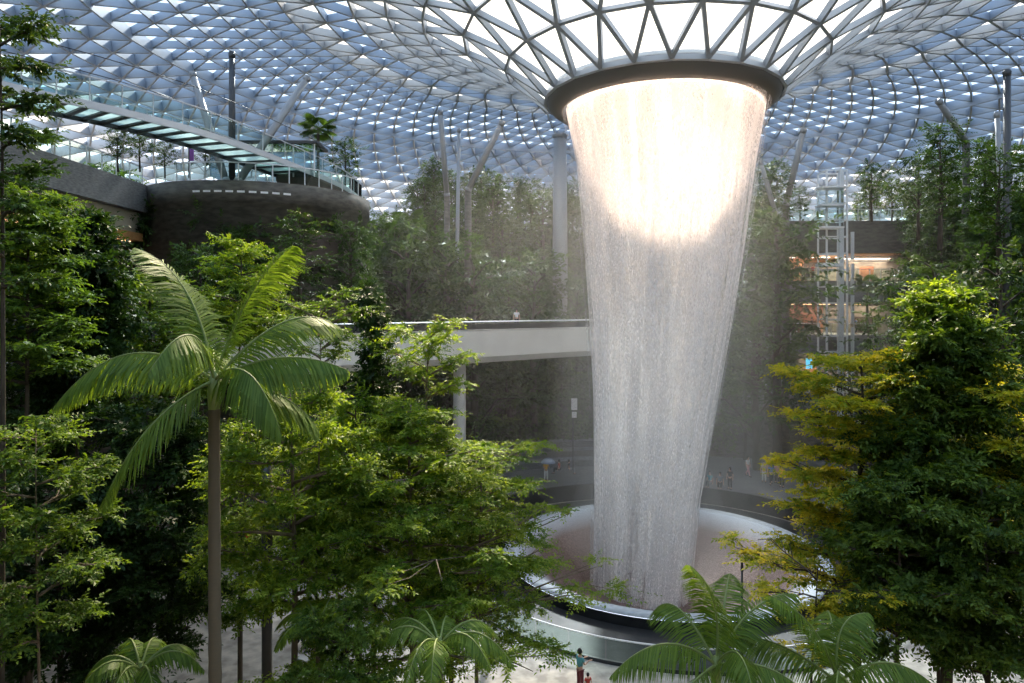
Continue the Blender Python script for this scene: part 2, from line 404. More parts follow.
# glass barrier round the bowl
def barrier():
    t = thing('glass_barrier', 'low curved glass barrier with a thin pale handrail round the near side of the bowl', 'railing', (AX, AY, FLOOR))
    MB().lathe([(13.2, .0), (13.2, .16), (13.34, .16), (13.34, 0)], n=96, a0=160, a1=366, close=True).build('base_channel', 'dark_steel', t)
    MB().lathe([(13.2, 1.06), (13.2, 1.11), (13.27, 1.11), (13.27, 1.06)], n=96, a0=160, a1=366, close=True).build('handrail', 'white_paint', t)
    for i in range(22, 49):
        MB().lathe([(13.23, .14), (13.23, 1.06), (13.245, 1.06), (13.245, .14)], n=4, a0=i * 7.5 + .15, a1=i * 7.5 + 7.35, close=True).build('glass_panel', 'rail_glass', t)
barrier()

# ------------------------------------------------------------------ the waterfall
CY = [(105, 565, 762), (160, 576, 753), (250, 584, 741), (320, 589, 730), (400, 593, 716), (500, 594, 699), (600, 592, 690), (612, 592, 690)]
def fall_profile():
    out = []
    for y, a, b in CY:
        Yd = 41.5
        out.append(((HZ - y) / F * Yd, ((a + b) / 2 - 512) / F * 42, (b - a) / 2 / F * 41.5))
    return out
FPROF = fall_profile()
zs = [p[0] for p in FPROF][::-1]; xs = [p[1] for p in FPROF][::-1]; rs = [p[2] for p in FPROF][::-1]
zs = [-17.4] + zs[1:-1] + [12.2]
def fallmat(name, cov, fx, fz, seed, top=.25):
    """droplets falling in strands: opaque white water where the strand noise is dense, clear between"""
    m = bpy.data.materials.new(name); m.use_nodes = True; n = m.node_tree.nodes; l = m.node_tree.links; n.clear()
    o = n.new('ShaderNodeOutputMaterial'); t = n.new('ShaderNodeTexCoord')
    def noise(sx, sz, det, w, scale=1.0, rough=.5):
        mp = n.new('ShaderNodeMapping'); mp.inputs['Scale'].default_value = (sx, sz, 1); mp.inputs['Location'].default_value = (seed * 3.7 + w, seed * 1.3, w)
        l.new(t.outputs['UV'], mp.inputs[0]); x = n.new('ShaderNodeTexNoise'); x.inputs['Scale'].default_value = scale; x.inputs['Detail'].default_value = det
        x.inputs['Roughness'].default_value = rough
        l.new(mp.outputs[0], x.inputs['Vector']); return x.outputs['Fac']
    fine = noise(fx, fz, 3, 0, 1, .7); strand = noise(fx * .25, fz * .05, 4, 5.2); broad = noise(26, 1.6, 4, 9.1)
    def mth(op, a, b, c=None):
        q = n.new('ShaderNodeMath'); q.operation = op
        for i, v in enumerate((a, b)):
            if isinstance(v, (int, float)): q.inputs[i].default_value = v
            else: l.new(v, q.inputs[i])
        return q.outputs[0]
    s = mth('ADD', mth('MULTIPLY', fine, .9), mth('ADD', mth('MULTIPLY', strand, .5), mth('MULTIPLY', broad, 1.0)))
    sep = n.new('ShaderNodeSeparateXYZ'); l.new(t.outputs['UV'], sep.inputs[0])
    mr = n.new('ShaderNodeMapRange'); mr.inputs[1].default_value = .80; mr.inputs[2].default_value = 1.0; mr.inputs[3].default_value = 0; mr.inputs[4].default_value = top
    l.new(sep.outputs['Y'], mr.inputs[0])
    s = mth('ADD', s, mr.outputs[0])
    m2 = n.new('ShaderNodeMapRange'); m2.inputs[1].default_value = cov; m2.inputs[2].default_value = cov + .36; l.new(s, m2.inputs[0])
    tr = n.new('ShaderNodeBsdfTransparent'); d = n.new('ShaderNodeBsdfDiffuse'); d.inputs[0].default_value = (.97, .955, .94, 1)
    tl = n.new('ShaderNodeBsdfTranslucent'); tl.inputs[0].default_value = (.97, .93, .91, 1)
    mx = n.new('ShaderNodeMixShader'); mx.inputs[0].default_value = .5; l.new(d.outputs[0], mx.inputs[1]); l.new(tl.outputs[0], mx.inputs[2])
    ms = n.new('ShaderNodeMixShader'); l.new(m2.outputs[0], ms.inputs[0]); l.new(tr.outputs[0], ms.inputs[1]); l.new(mx.outputs[0], ms.inputs[2])
    l.new(ms.outputs[0], o.inputs['Surface']); return m
def curtain(name, k, m, parent, n=96, rows=60, wob=.0):
    V = []; U = []
    for i in range(rows + 1):
        z = zs[0] + (zs[-1] - zs[0]) * i / rows
        cx = float(np.interp(z, zs, xs)); R = float(np.interp(z, zs, rs)) * k
        for j in range(n + 1):
            a = 2 * math.pi * j / n; q = R * (1 + wob * math.sin(a * 9 + k * 5) * (1 - i / rows))
            V.append((cx + q * math.cos(a) - AX, q * math.sin(a), z - FLOOR)); U.append((j / n, i / rows))
    f = [(i * (n + 1) + j, i * (n + 1) + j + 1, (i + 1) * (n + 1) + j + 1, (i + 1) * (n + 1) + j) for i in range(rows) for j in range(n)]
    me = bpy.data.meshes.new(name); me.from_pydata(V, [], f); me.materials.append(m)
    uv = me.uv_layers.new(name='UVMap'); li = np.empty(len(me.loops), dtype=np.int32); me.loops.foreach_get('vertex_index', li)
    uv.data.foreach_set('uv', np.array(U)[li].reshape(-1).astype(np.float32))
    me.polygons.foreach_set('use_smooth', [True] * len(me.polygons))
    return link(name, me, parent)
fall = thing('waterfall', 'tall white curtain of falling water pouring from the roof opening into the bowl', 'waterfall', (AX, AY, FLOOR))
curtain('water_curtain', 1.0, fallmat('water_outer', 1.06, 420, 120, 1), fall)
curtain('inner_curtain', .94, fallmat('water_middle', 1.05, 380, 100, 2), fall, wob=.02)
curtain('drifting_drops', 1.045, fallmat('water_drift', 1.22, 300, 150, 4, .05), fall, wob=.03)
curtain('core_streams', .84, fallmat('water_core', 1.12, 260, 60, 3, .1), fall, wob=.05)

# ------------------------------------------------------------------ white bridge across the valley
def path_pts(pts, n=40):
    """smooth curve through the points"""
    p = np.array(pts, float); t = np.linspace(0, len(p) - 1, n); out = []
    m = np.gradient(p, axis=0)
    for x in t:
        i = min(int(x), len(p) - 2); u = x - i
        out.append((2*u**3-3*u**2+1)*p[i] + (u**3-2*u**2+u)*m[i] + (-2*u**3+3*u**2)*p[i+1] + (u**3-u**2)*m[i+1])
    return np.array(out)
def sweep(mb, pts, prof, closed=True):
    """prof = (sideways, up) outline carried along the path; sideways positive = right of travel"""
    d = np.gradient(pts, axis=0); d[:, 2] = 0; d /= np.linalg.norm(d, axis=1)[:, None]
    sd = np.stack([d[:, 1], -d[:, 0], 0 * d[:, 0]], 1)
    V = [[pts[i] + sd[i] * a + np.array((0, 0, b)) for a, b in prof] for i in range(len(pts))]
    k = len(prof); base = mb.n
    mb.sheet(V, closed)
    if closed: mb.f += [tuple(base + j for j in range(k))[::-1], tuple(base + (len(pts) - 1) * k + j for j in range(k))]
    return mb
bp = path_pts([(-26, 22, -1.6), (-21.5, 29, -1.6), (-16, 35.5, -1.6), (-10.2, 41, -1.6), (-3, 47.2, -1.6), (5.9, 54.5, -1.6), (13, 59, -1.6)], 56)
bridge = thing('bridge', 'long white-sided bridge curving across the valley behind the waterfall', 'bridge', (0, 0, 0))
sweep(MB(), bp, [(0, 0), (.1, -.1), (.1, -1.9), (-.4, -2.35), (-3.6, -2.2), (-4.2, -1.6), (-4.3, 0)]).build('deck', 'bridge_white', bridge)
sweep(MB(), bp, [(.14, .02), (.14, .42), (-.1, .42), (-.1, .02)]).build('parapet', 'dark_steel', bridge)
sweep(MB(), bp, [(.0, .5), (.08, .56), (.0, .62), (-.08, .56)]).build('handrail', 'steel', bridge)
for x, y in ((-3.75, 48.8), (8, 58.0)):
    MB().tube([(x, y, FLOOR), (x, y, -3.8)], [.45, .45], 20).build('column', 'concrete', bridge, True)

def frost():
    m = bpy.data.materials.new('frosted_floor'); m.use_nodes = True; n = m.node_tree.nodes; l = m.node_tree.links; n.clear()
    o = n.new('ShaderNodeOutputMaterial'); a = n.new('ShaderNodeBsdfTranslucent'); a.inputs[0].default_value = (.62, .70, .66, 1); b = n.new('ShaderNodeBsdfTransparent'); b.inputs[0].default_value = (.8, .9, .85, 1)
    x = n.new('ShaderNodeMixShader'); x.inputs[0].default_value = .4; l.new(a.outputs[0], x.inputs[1]); l.new(b.outputs[0], x.inputs[2]); l.new(x.outputs[0], o.inputs['Surface']); MATS['frosted_floor'] = m
frost()
# canopy footbridge of glass and steel
cb = path_pts([(-24.2, 27, 10), (-22.2, 31, 10), (-19.6, 34.6, 10), (-17.2, 39.5, 10), (-15.2, 46.5, 9.9), (-13.4, 53, 9.6), (-12.8, 58, 9.2)], 56)
fb = thing('footbridge', 'curving steel and glass footbridge high up on the left with glass sides', 'bridge', (0, 0, 0))
sweep(MB(), cb, [(.0, 0), (.12, 0), (.12, -.36), (0, -.36)]).build('edge_beam', 'steel', fb)
sweep(MB(), cb, [(-2.9, 0), (-2.78, 0), (-2.78, -.36), (-2.9, -.36)]).build('edge_beam', 'dark_steel', fb)
sweep(MB(), cb[:44], [(0, -.1), (0, -.14), (-2.8, -.14), (-2.8, -.1)]).build('glass_floor', 'frosted_floor', fb)
sweep(MB(), cb[40:], [(.05, -.1), (.1, -.5), (-.6, -2.0), (-2.2, -2.0), (-2.85, -.5), (-2.8, -.1)]).build('end_span', 'end_stone', fb)
def side_of(pts, i, a, z=0):
    d = pts[min(i + 1, len(pts) - 1)] - pts[max(i - 1, 0)]; d[2] = 0; d /= np.linalg.norm(d); return pts[i] + np.array((d[1] * a, -d[0] * a, z))
for i in range(1, 42, 2):
    MB().bar(side_of(cb, i, 0, -.22), side_of(cb, i, -2.8, -.22), .3, .1).build('cross_beam', 'dark_steel', fb)
for sd in (.05, -2.85):
    for i in range(0, 54, 3):
        MB().bar(side_of(cb, i, sd, 0), side_of(cb, i, sd, 1.2), .05, .05, (1, 0, 0)).build('rail_post', 'steel', fb)
    sweep(MB(), cb, [(sd, .08), (sd + .015, .08), (sd + .015, 1.1), (sd, 1.1)]).build('glass_side', 'rail_glass', fb)
    sweep(MB(), cb, [(sd - .02, 1.16), (sd + .04, 1.16), (sd + .04, 1.22), (sd - .02, 1.22)]).build('handrail', 'steel', fb)
    MB().tube([side_of(cb, i, sd * 1.0, 2.3) for i in range(0, 56, 5)], .025, 6).build('cable', 'dark_steel', fb)

# stone terrace building at the left: wall, recess with warm soffit
tb = thing('terrace_building', 'stone-clad terrace front at the left with a pale recess and warm wooden soffit', 'building', (0, 0, 0))
MB().box((-26.2, 36.5, 7.1), (4.4, 17, 1.8)).build('stone_band', 'stone', tb)
MB().box((-26.6, 36.5, 5.5), (4.0, 17, 1.4)).build('recess_wall', 'beige', tb)
MB().box((-26.3, 37.5, 4.55), (4.2, 14.6, .5)).build('wooden_soffit', 'wood_warm', tb)
MB().box((-27.6, 36.5, -5.5), (4.4, 17, 18)).build('lower_wall', 'dark_stone', tb)
MB().box((-24.9, 37.5, 4.27), (.12, 14, .05)).build('strip_light', 'lamp_warm', tb)
def rail(label, pts, n_post, name='glass_railing', group=None):
    pts = np.array([tuple(p) for p in pts], float)
    t = thing(name, label, 'railing', tuple(pts[0]), group)
    q = pts - pts[0]; L = np.r_[0, np.cumsum(np.linalg.norm(np.diff(q, axis=0), axis=1))]
    at = lambda u: np.array([np.interp(u * L[-1], L, q[:, k]) for k in range(3)])
    sweep(MB(), q, [(-.03, 1.1), (.03, 1.1), (.03, 1.16), (-.03, 1.16)]).build('handrail', 'steel', t)
    sweep(MB(), q, [(-.01, .05), (.01, .05), (.01, 1.08), (-.01, 1.08)]).build('glass', 'rail_glass', t)
    for i in range(n_post): p = at(i / (n_post - 1)); MB().bar(p, p + np.array((0, 0, 1.12)), .06, .06, (1, 0, 0)).build('post', 'steel', t)
rail('glass railing with pale posts along the top of the stone wall at left', [(-24.1, 28.5, 8), (-24.1, 36, 8), (-24.1, 44.5, 8)], 12)

# curved drum of dark stone below the footbridge
dr = thing('curved_wall', 'tall curved dark stone drum overgrown with plants below the footbridge', 'wall', (-18.8, 51.0, FLOOR))
dr['kind'] = 'structure'
zt = 8 - FLOOR
MB().lathe([(7.8, 0), (7.8, zt - 1.4), (8.0, zt - 1.35), (8.0, zt), (7.5, zt), (7.5, zt - .25), (.05, zt - .25)], n=96).build('drum', 'dark_stone', dr, True)
for i in range(9):
    a = math.radians(-98 + i * 5); MB().box((8.02 * math.cos(a), 8.02 * math.sin(a), zt - .7), (.05, .45, .12), Matrix.Rotation(a, 3, 'Z')).build('vent_slot', 'white_paint', dr)
MB().box((5.2, -5.0, zt - 4.2), (3.2, 3.2, 2.2), Matrix.Rotation(math.radians(45), 3, 'Z')).build('window_bay', 'interior_dark', dr)
rail('glass railing around the top of the curved dark stone drum', [(-18.8 + 7.8 * math.cos(math.radians(a)), 51.0 + 7.8 * math.sin(math.radians(a)), 8.05) for a in range(-125, -9, 6)], 16)
kk = thing('kiosk', 'small glass and steel kiosk on the terrace behind the drum railing', 'kiosk', P(268, 180, 50) + Vector((0, 0, 0)))
MB().box((0, 0, 1.2), (7.5, 2.4, 2.3)).build('glass_body', 'lift_glass', kk)
MB().box((0, 0, 2.45), (8, 3, .18)).build('roof', 'dark_steel', kk)
for i in range(6): MB().box((-3.75 + i * 1.5, -1.22, 1.2), (.09, .09, 2.4)).build('mullion', 'steel', kk)
bn = thing('banner_pole', 'narrow purple banner on a pole on the upper left terrace', 'banner', P(189, 178, 44))
MB().tube([(0, 0, 0), (0, 0, 2.8)], .05, 8).build('pole', 'dark_steel', bn)
mat('purple', (.22, .06, .28), .6); MB().box((.16, 0, 1.9), (.3, .04, 1.6)).build('banner', 'purple', bn)

# ------------------------------------------------------------------ building at the right with lit floors, and the lift tower
bd = thing('gallery_building', 'dark open-fronted building with warm lit floors right of the waterfall', 'building', (32.8, 68, FLOOR))
bw = 12.6
def bx(name, x0, x1, y0, y1, z0, z1, m, parent=bd):
    return MB().box(((x0 + x1) / 2 - 32.8, (y0 + y1) / 2 - 68, (z0 + z1) / 2 - FLOOR), (x1 - x0, y1 - y0, z1 - z0)).build(name, m, parent)
bx('floor_band', 26.3, 40.5, 66.9, 75, 5.3, 8.45, 'dark_stone')
bx('floor_band', 25.0, 40.0, 66.2, 75, .45, 2.55, 'stone')
bx('floor_band', 24.0, 38.5, 65.6, 75, -4.55, -2.7, 'stone')
bx('floor_band', 23.0, 38.5, 65.2, 75, -9.6, -8.2, 'stone')
bx('back_wall', 27, 40, 74.6, 75, 2.5, 5.4, 'wood_warm')
bx('back_wall', 27, 40, 72.6, 73, -2.7, .5, 'interior_red')
bx('back_wall', 26, 40, 72.6, 73, -8.2, -4.5, 'interior_red')
bx('back_wall', 24, 40, 71.6, 72, FLOOR, -9.5, 'interior_dark')
bx('end_wall', 39.0, 40.4, 66.6, 75, FLOOR, 8.3, 'dark_stone')
bx('end_wall', 25.2, 27.2, 66.9, 75, FLOOR, 8.0, 'dark_stone')
bx('soffit_panel', 27.2, 39, 67.2, 74.6, 5.2, 5.3, 'wood_warm')
bx('soffit_panel', 27.2, 39, 67.2, 72.6, .36, .45, 'beige')
bx('white_beam', 33, 38.9, 68.6, 69, 4.55, 5.15, 'white_paint')
for z, n in ((5.12, 7), (.3, 6), (-4.65, 5)):
    for i in range(n): bx('ceiling_lamp', 28.2 + i * 1.7, 29.2 + i * 1.7, 70, 70.4, z - .06, z, 'lamp_warm' if z < 5 else 'lamp_white')
for z, y, w in ((5.0, 70.5, 500), (.2, 70, 220), (-4.8, 70, 160)):
    ld = bpy.data.lights.new('gallery_lamp', 'AREA'); ld.shape = 'RECTANGLE'; ld.size = 10; ld.size_y = 4; ld.energy = w * 3; ld.color = (1, .80, .60)
    lo = bpy.data.objects.new('gallery_lamp', ld); COL.objects.link(lo); lo.location = (33, y, z - .1)
bx('shop_screen', 27.6, 29.8, 69.8, 70, 2.6, 4.3, 'wood_warm'); bx('shop_screen', 36, 38.2, 70.6, 70.8, 2.6, 4.2, 'interior_red')
bx('blue_sign', 28.6, 29.2, 66.4, 66.5, -6.0, -5.0, 'sign_blue'); bx('shop_front', 27.4, 31, 69.5, 69.7, -8.2, -6.2, 'wood_warm')
bx('shop_front', 28, 31, 69.5, 69.7, -2.6, -.4, 'interior_red'); bx('shop_front', 34.5, 38, 69.5, 69.7, -2.6, -1, 'interior_dark')
bx('vent_box', 30.4, 31.6, 65.5, 65.6, -4.1, -3.2, 'interior_dark')
for z, x0, x1, y, lab in ((8.45, 26.4, 40.4, 67.0, 'top roof terrace'), (2.55, 25.1, 39.0, 66.3, 'upper lit gallery'), (-2.7, 24.1, 38.4, 65.7, 'middle gallery'), (-8.2, 23.1, 38.4, 65.3, 'lowest gallery')):
    rail('glass railing at the edge of the %s of the building at right' % lab, [(x0, y, z), ((x0 + x1) / 2, y, z), (x1, y, z)], 14)

lt = thing('lift_tower', 'slim white steel lift tower with glass car in front of the lit galleries', 'lift', (30.3, 64.6, FLOOR))
LH = P(0, 172, 64.6).z - FLOOR
for x, y in ((-.95, -.9), (.95, -.9), (-.95, .9), (.95, .9)): MB().box((x, y, LH / 2), (.14, .14, LH)).build('corner_post', 'white_paint', lt)
MB().box((.35, -1.0, LH / 2), (.42, .24, LH)).build('guide_mast', 'steel', lt)
for i in range(19):
    z = LH - i * 1.55
    if z < 0: break
    m = MB()
    for a, b in (((-.95, -.9), (.95, -.9)), ((.95, -.9), (.95, .9)), ((.95, .9), (-.95, .9)), ((-.95, .9), (-.95, -.9))): m.bar((*a, z), (*b, z), .12, .12)
    m.build('cross_frame', 'white_paint', lt)
cz = P(0, 210, 64.6).z - FLOOR
car = MB().box((-.9, -1.35, cz), (2.0, 1.3, 3.6)).build('lift_car', 'lift_glass', lt)
for z in (cz - 1.85, cz + 1.85, cz + .2): MB().box((-.9, -1.35, z), (2.1, 1.4, .16)).build('car_frame', 'white_paint', car)
MB().box((-.9, -1.35, P(0, 266, 64.6).z - FLOOR), (2.0, 1.4, .3)).build('landing', 'white_paint', lt)
for i in range(7): MB().tube([(1.9, 0, 2 + i * 3), (1.9, 0, 4.6 + i * 3)], .16, 8).build('pipe', 'steel', lt)

# signs and poles in the valley
sg = thing('hanging_sign', 'small white signboard on a post under the far end of the bridge', 'sign', P(573, 470, 58))
mat('sign_white', (.75, .75, .73), .5)
MB().tube([(0, 0, 0), (0, 0, 5.6)], .05, 8).build('post', 'dark_steel', sg); MB().box((.1, -.08, 5.6), (.5, .06, 1.0)).build('board', 'sign_white', sg); MB().box((.1, -.08, 4.7), (.4, .06, .5)).build('board', 'sign_white', sg)
def pole(label, p, h, r=.1, m='dark_steel'):
    t = thing('lamp_post', label, 'post', p)
    MB().tube([(0, 0, 0), (0, 0, h)], [r, r], 14).build('pole', m, t, True)
    MB().tube([(0, 0, 0), (0, 0, .12)], [r * 1.8, r * 1.8], 14).build('base_plate', m, t)
    MB().tube([(0, 0, h), (0, 0, h + .3)], [r * 1.5, r * .9], 14).build('lamp_head', m, t)
pole('smooth black post rising through the trees left of centre', (P(267, 500, 21).x, 21, FLOOR), 11.2, .16)
pole('thin dark pole standing in front of the bowl at right', (P(742, 620, 22).x, 22, FLOOR), 7.0, .035)
# kerbs and seats beside the left path
for a, b, lab in (((-9.5, 30, FLOOR), (-4.2, 27.2, FLOOR), 'nearer'), ((-10.5, 34, FLOOR), (-5.2, 31.5, FLOOR), 'farther')):
    t = thing('path_kerb', 'pale stone kerb on the left path, the %s of the two' % lab, 'kerb', a)
    MB().bar((0, 0, .1), Vector(b) - Vector(a) + Vector((0, 0, .1)), .3, .2).build('kerbstone', 'concrete', t)
# ------------------------------------------------------------------ trees
def hero_tree(name, label, x, Y, top, low, rad, shape, n_br, m, bark='dark_bark', flat=.5, leaf=.16, per=260, cl=(.5, .28), tr=.14, rise=.25, group=None, seed=0, clumps=5, lean=0.0, ztop=None):
    """x, top, low: where the photograph shows trunk, crown top and crown bottom; shape(t) = crown half-width at height fraction t"""
    R = np.random.default_rng(seed + 100)
    X = (x - 512) / F * Y; z1 = (HZ - top) / F * Y; z0 = (HZ - low) / F * Y; H = z1 - FLOOR
    t = thing(name, label, 'tree', (X, Y, FLOOR), group)
    k = 9; ph = R.uniform(0, 6); hh = np.linspace(0, H - .15, k)
    tp = np.stack([lean * (hh / H) ** 2 + .12 * np.sin(hh * .5 + ph) * (hh / H), .12 * np.cos(hh * .6 + ph) * (hh / H), hh], 1)
    MB().tube(tp, tr * (1 - .85 * (hh / H) ** 1.3), 10).build('trunk', bark, t, True)
    for i in range(n_br):
        u = (i + .5) / n_br; z = (z0 - FLOOR) + (z1 - z0) * u ** .95 * .97
        az = i * 2.39996 + ph + R.uniform(-.3, .3); L = rad * shape(u) * R.uniform(.72, 1.12)
        b0 = np.array([np.interp(z - rise * L * .6, hh, tp[:, j]) for j in range(3)])
        d = np.array((math.cos(az), math.sin(az), 0))
        pts = [b0 + d * L * s + np.array((0, 0, rise * L * s ** .8)) + R.normal(size=3) * .04 * L * s for s in np.linspace(0, 1, 6)]
        pts = np.array(pts); mb = MB(); mb.tube(pts, np.linspace(tr * .42 * (1 - u * .5) + .012, .01, 6), 6)
        V = []; T = []
        nc = max(2, int(round(clumps * (.5 + .7 * shape(u)))))
        for c in range(nc):
            s = .28 + .74 * (c + R.uniform(.2, .8)) / nc
            q = np.array([np.interp(s, np.linspace(0, 1, 6), pts[:, j]) for j in range(3)])
            sd = np.array((-d[1], d[0], 0)) * R.choice((-1, 1)) * R.uniform(.05, .45) * L * (.35 + .5 * (1 - abs(s - .6)))
            e = q + sd + d * .1 + np.array((0, 0, R.uniform(-.05, .35) * cl[1] * 2))
            s0 = max(.05, s - .3); q0 = np.array([np.interp(s0, np.linspace(0, 1, 6), pts[:, j]) for j in range(3)])
            mb.tube([q0, q0 * .45 + e * .55 + (q - q0) * .25, e], [.016, .011, .005], 4, False)
            k2 = R.uniform(.75, 1.25)
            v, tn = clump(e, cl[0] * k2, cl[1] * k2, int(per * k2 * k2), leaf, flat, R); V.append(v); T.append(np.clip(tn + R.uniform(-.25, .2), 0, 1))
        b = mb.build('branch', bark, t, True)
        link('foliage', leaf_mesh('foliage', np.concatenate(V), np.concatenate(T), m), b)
    return t
cone = lambda u: .25 + .95 * (1 - u) ** .8
round_ = lambda u: .35 + .75 * math.sin(math.pi * min(1, u * .85 + .12))
spread = lambda u: .55 + .45 * u
col_ = lambda u: .8 - .35 * u

hero_tree('broadleaf_tree', 'tallest dark broadleaf tree at right with a thick dark trunk and a bright top tuft', 945, 20, 318, 640, 2.75, lambda u: .3 + .85 * (1 - u) ** .6 * (.75 + .25 * math.sin(u * 14)), 44, 'leaf_forest', flat=.45, leaf=.17, per=260, cl=(.52, .34), tr=.2, seed=1, clumps=6)
hero_tree('broadleaf_tree', 'bright yellow-green crown tuft standing out above the tall dark tree at right', 938, 20.6, 286, 345, 1.0, lambda u: .9 - .35 * u, 9, 'leaf_bright', flat=.6, leaf=.15, per=240, cl=(.42, .2), tr=.06, seed=2, clumps=4)
hero_tree('almond_tree', 'yellow-green layered tree reaching left over the plaza, left of the tall dark tree', 858, 21.6, 345, 600, 3.3, lambda u: .95 - .45 * u + .2 * math.sin(u * 17), 34, 'leaf_yellow', flat=.85, leaf=.14, per=300, cl=(.52, .14), tr=.14, rise=.22, seed=3, clumps=6)
hero_tree('almond_tree', 'bright green layered tree cut by the right edge of the photo', 1036, 19, 360, 640, 2.6, lambda u: .8, 26, 'leaf_yellow', flat=.8, leaf=.14, per=220, cl=(.5, .16), tr=.14, seed=4, clumps=5)
hero_tree('almond_tree', 'low sparse yellowish tree with thin bare twigs in front of the bowl at right', 812, 19, 560, 640, 2.3, lambda u: .95, 8, 'leaf_yellow', flat=.85, leaf=.11, per=110, cl=(.4, .12), tr=.06, seed=5, clumps=4)
hero_tree('almond_tree', 'layered green tree stretching level branches towards the bowl from the left', 412, 20, 400, 635, 5.0, lambda u: 1.1 - .88 * u + .14 * math.sin(u * 19), 44, 'leaf_bright', bark='bark', flat=.88, leaf=.12, per=230, cl=(.52, .12), tr=.13, rise=.28, seed=6, clumps=7)
hero_tree('almond_tree', 'lower layered tree whose sprays hang in front of the bowl rim at left', 478, 20.5, 440, 640, 3.1, lambda u: 1.1 - .6 * u, 22, 'leaf_bright', bark='bark', flat=.9, leaf=.11, per=240, cl=(.5, .1), tr=.08, rise=.3, seed=30, clumps=6)
hero_tree('broadleaf_tree', 'light green tree with a forked brown trunk right of the big palm', 293, 18, 385, 600, 2.1, round_, 24, 'leaf_bright', bark='bark', flat=.5, leaf=.12, per=240, cl=(.45, .26), tr=.12, seed=7, clumps=5)
hero_tree('broadleaf_tree', 'bright leafy crown filling the gap between the palm and the layered tree', 358, 22, 395, 560, 2.3, round_, 22, 'leaf_bright', flat=.5, leaf=.14, per=240, cl=(.5, .28), tr=.12, seed=8, clumps=5)
hero_tree('columnar_tree', 'slender dark columnar tree rising in front of the white bridge', 374, 23, 283, 440, .7, col_, 16, 'leaf_dark', flat=.4, leaf=.15, per=150, cl=(.34, .28), tr=.1, seed=9, clumps=4)
hero_tree('umbrella_tree', 'small umbrella-shaped bright green tree with forked stem before the white bridge', 428, 22, 322, 392, 1.75, lambda u: .95 - .35 * abs(u - .5), 9, 'leaf_bright', bark='bark', flat=.8, leaf=.13, per=170, cl=(.42, .15), tr=.08, rise=.5, seed=10, clumps=4)
hero_tree('umbrella_tree', 'small airy tree showing behind the right fronds of the big palm', 318, 19, 298, 362, 1.2, spread, 8, 'leaf_mid', bark='bark', flat=.7, leaf=.11, per=120, cl=(.34, .14), tr=.05, rise=.5, seed=11, clumps=4)
hero_tree('broadleaf_tree', 'dense very dark tree standing left of the big palm', 78, 24, 216, 420, 1.6, round_, 32, 'leaf_dark', flat=.35, leaf=.2, per=240, cl=(.55, .42), tr=.16, seed=12, clumps=5)
hero_tree('broadleaf_tree', 'dark thin-branched tree at the top left corner of the photo', 2, 15, 8, 290, 1.2, lambda u: .75 + .25 * math.sin(u * 23), 20, 'leaf_deep', flat=.7, leaf=.13, per=130, cl=(.36, .13), tr=.09, seed=13, clumps=4)
hero_tree('broadleaf_tree', 'layered mid-green tree at the left edge below the stone wall', 28, 20, 186, 380, 1.9, lambda u: 1.05 - .75 * u, 24, 'leaf_mid', flat=.75, leaf=.15, per=190, cl=(.5, .18), tr=.12, seed=14, clumps=5)
hero_tree('broadleaf_tree', 'young bright green tree with a pale slim trunk in the bottom left corner', 38, 14, 412, 640, 1.35, round_, 20, 'leaf_mid', bark='bark', flat=.6, leaf=.11, per=170, cl=(.36, .17), tr=.05, seed=15, clumps=4)
hero_tree('broadleaf_tree', 'deep shadowy tree under the fronds of the big palm', 146, 21, 400, 660, 2.5, round_, 32, 'leaf_dark', flat=.4, leaf=.16, per=220, cl=(.5, .3), tr=.22, seed=16, clumps=5)
hero_tree('broadleaf_tree', 'yellow-green tree top showing between the two tall fronds of the palm', 240, 27, 238, 345, 1.9, round_, 16, 'leaf_bright', flat=.6, leaf=.15, per=170, cl=(.5, .2), tr=.1, seed=17, clumps=4)
hero_tree('broadleaf_tree', 'mid-green tree directly behind the trunk of the big palm', 215, 23, 420, 620, 2.0, round_, 24, 'leaf_mid', flat=.55, leaf=.14, per=210, cl=(.45, .25), tr=.1, seed=18, clumps=5)
hero_tree('broadleaf_tree', 'dim low tree at the left edge behind the pale slim trunk', 60, 19, 470, 670, 2.2, round_, 24, 'leaf_dark', flat=.5, leaf=.15, per=220, cl=(.45, .25), tr=.12, seed=19, clumps=5)
hero_tree('broadleaf_tree', 'bushy green crown low down between the black post and the layered tree', 345, 15.5, 600, 700, 1.05, round_, 12, 'leaf_mid', flat=.5, leaf=.1, per=190, cl=(.32, .2), tr=.07, seed=20, clumps=4)
hero_tree('broadleaf_tree', 'dark green tree behind the lower right of the layered tree trunk', 452, 24, 455, 640, 1.9, round_, 18, 'leaf_deep', flat=.5, leaf=.15, per=200, cl=(.48, .28), tr=.1, seed=21, clumps=5)
hero_tree('broadleaf_tree', 'dark tree low behind the trunk of the tallest tree at right', 985, 18, 470, 690, 2.2, round_, 24, 'leaf_forest', flat=.5, leaf=.14, per=220, cl=(.45, .26), tr=.1, seed=22, clumps=5)
hero_tree('broadleaf_tree', 'dark leafy tree at the left edge of the right-hand trees, low beside the small palms', 895, 18.5, 470, 650, 1.6, round_, 20, 'leaf_forest', flat=.45, leaf=.14, per=210, cl=(.42, .26), tr=.1, seed=23, clumps=5)
hero_tree('broadleaf_tree', 'mid-green tree in front of the left end of the white bridge', 150, 29, 275, 440, 2.9, round_, 24, 'leaf_mid', flat=.5, leaf=.2, per=180, cl=(.65, .35), tr=.14, seed=24, clumps=5)
hero_tree('broadleaf_tree', 'green tree in front of the grey wall at the left edge', 22, 26, 330, 480, 2.4, round_, 20, 'leaf_deep', flat=.5, leaf=.18, per=170, cl=(.6, .3), tr=.12, seed=25, clumps=5)

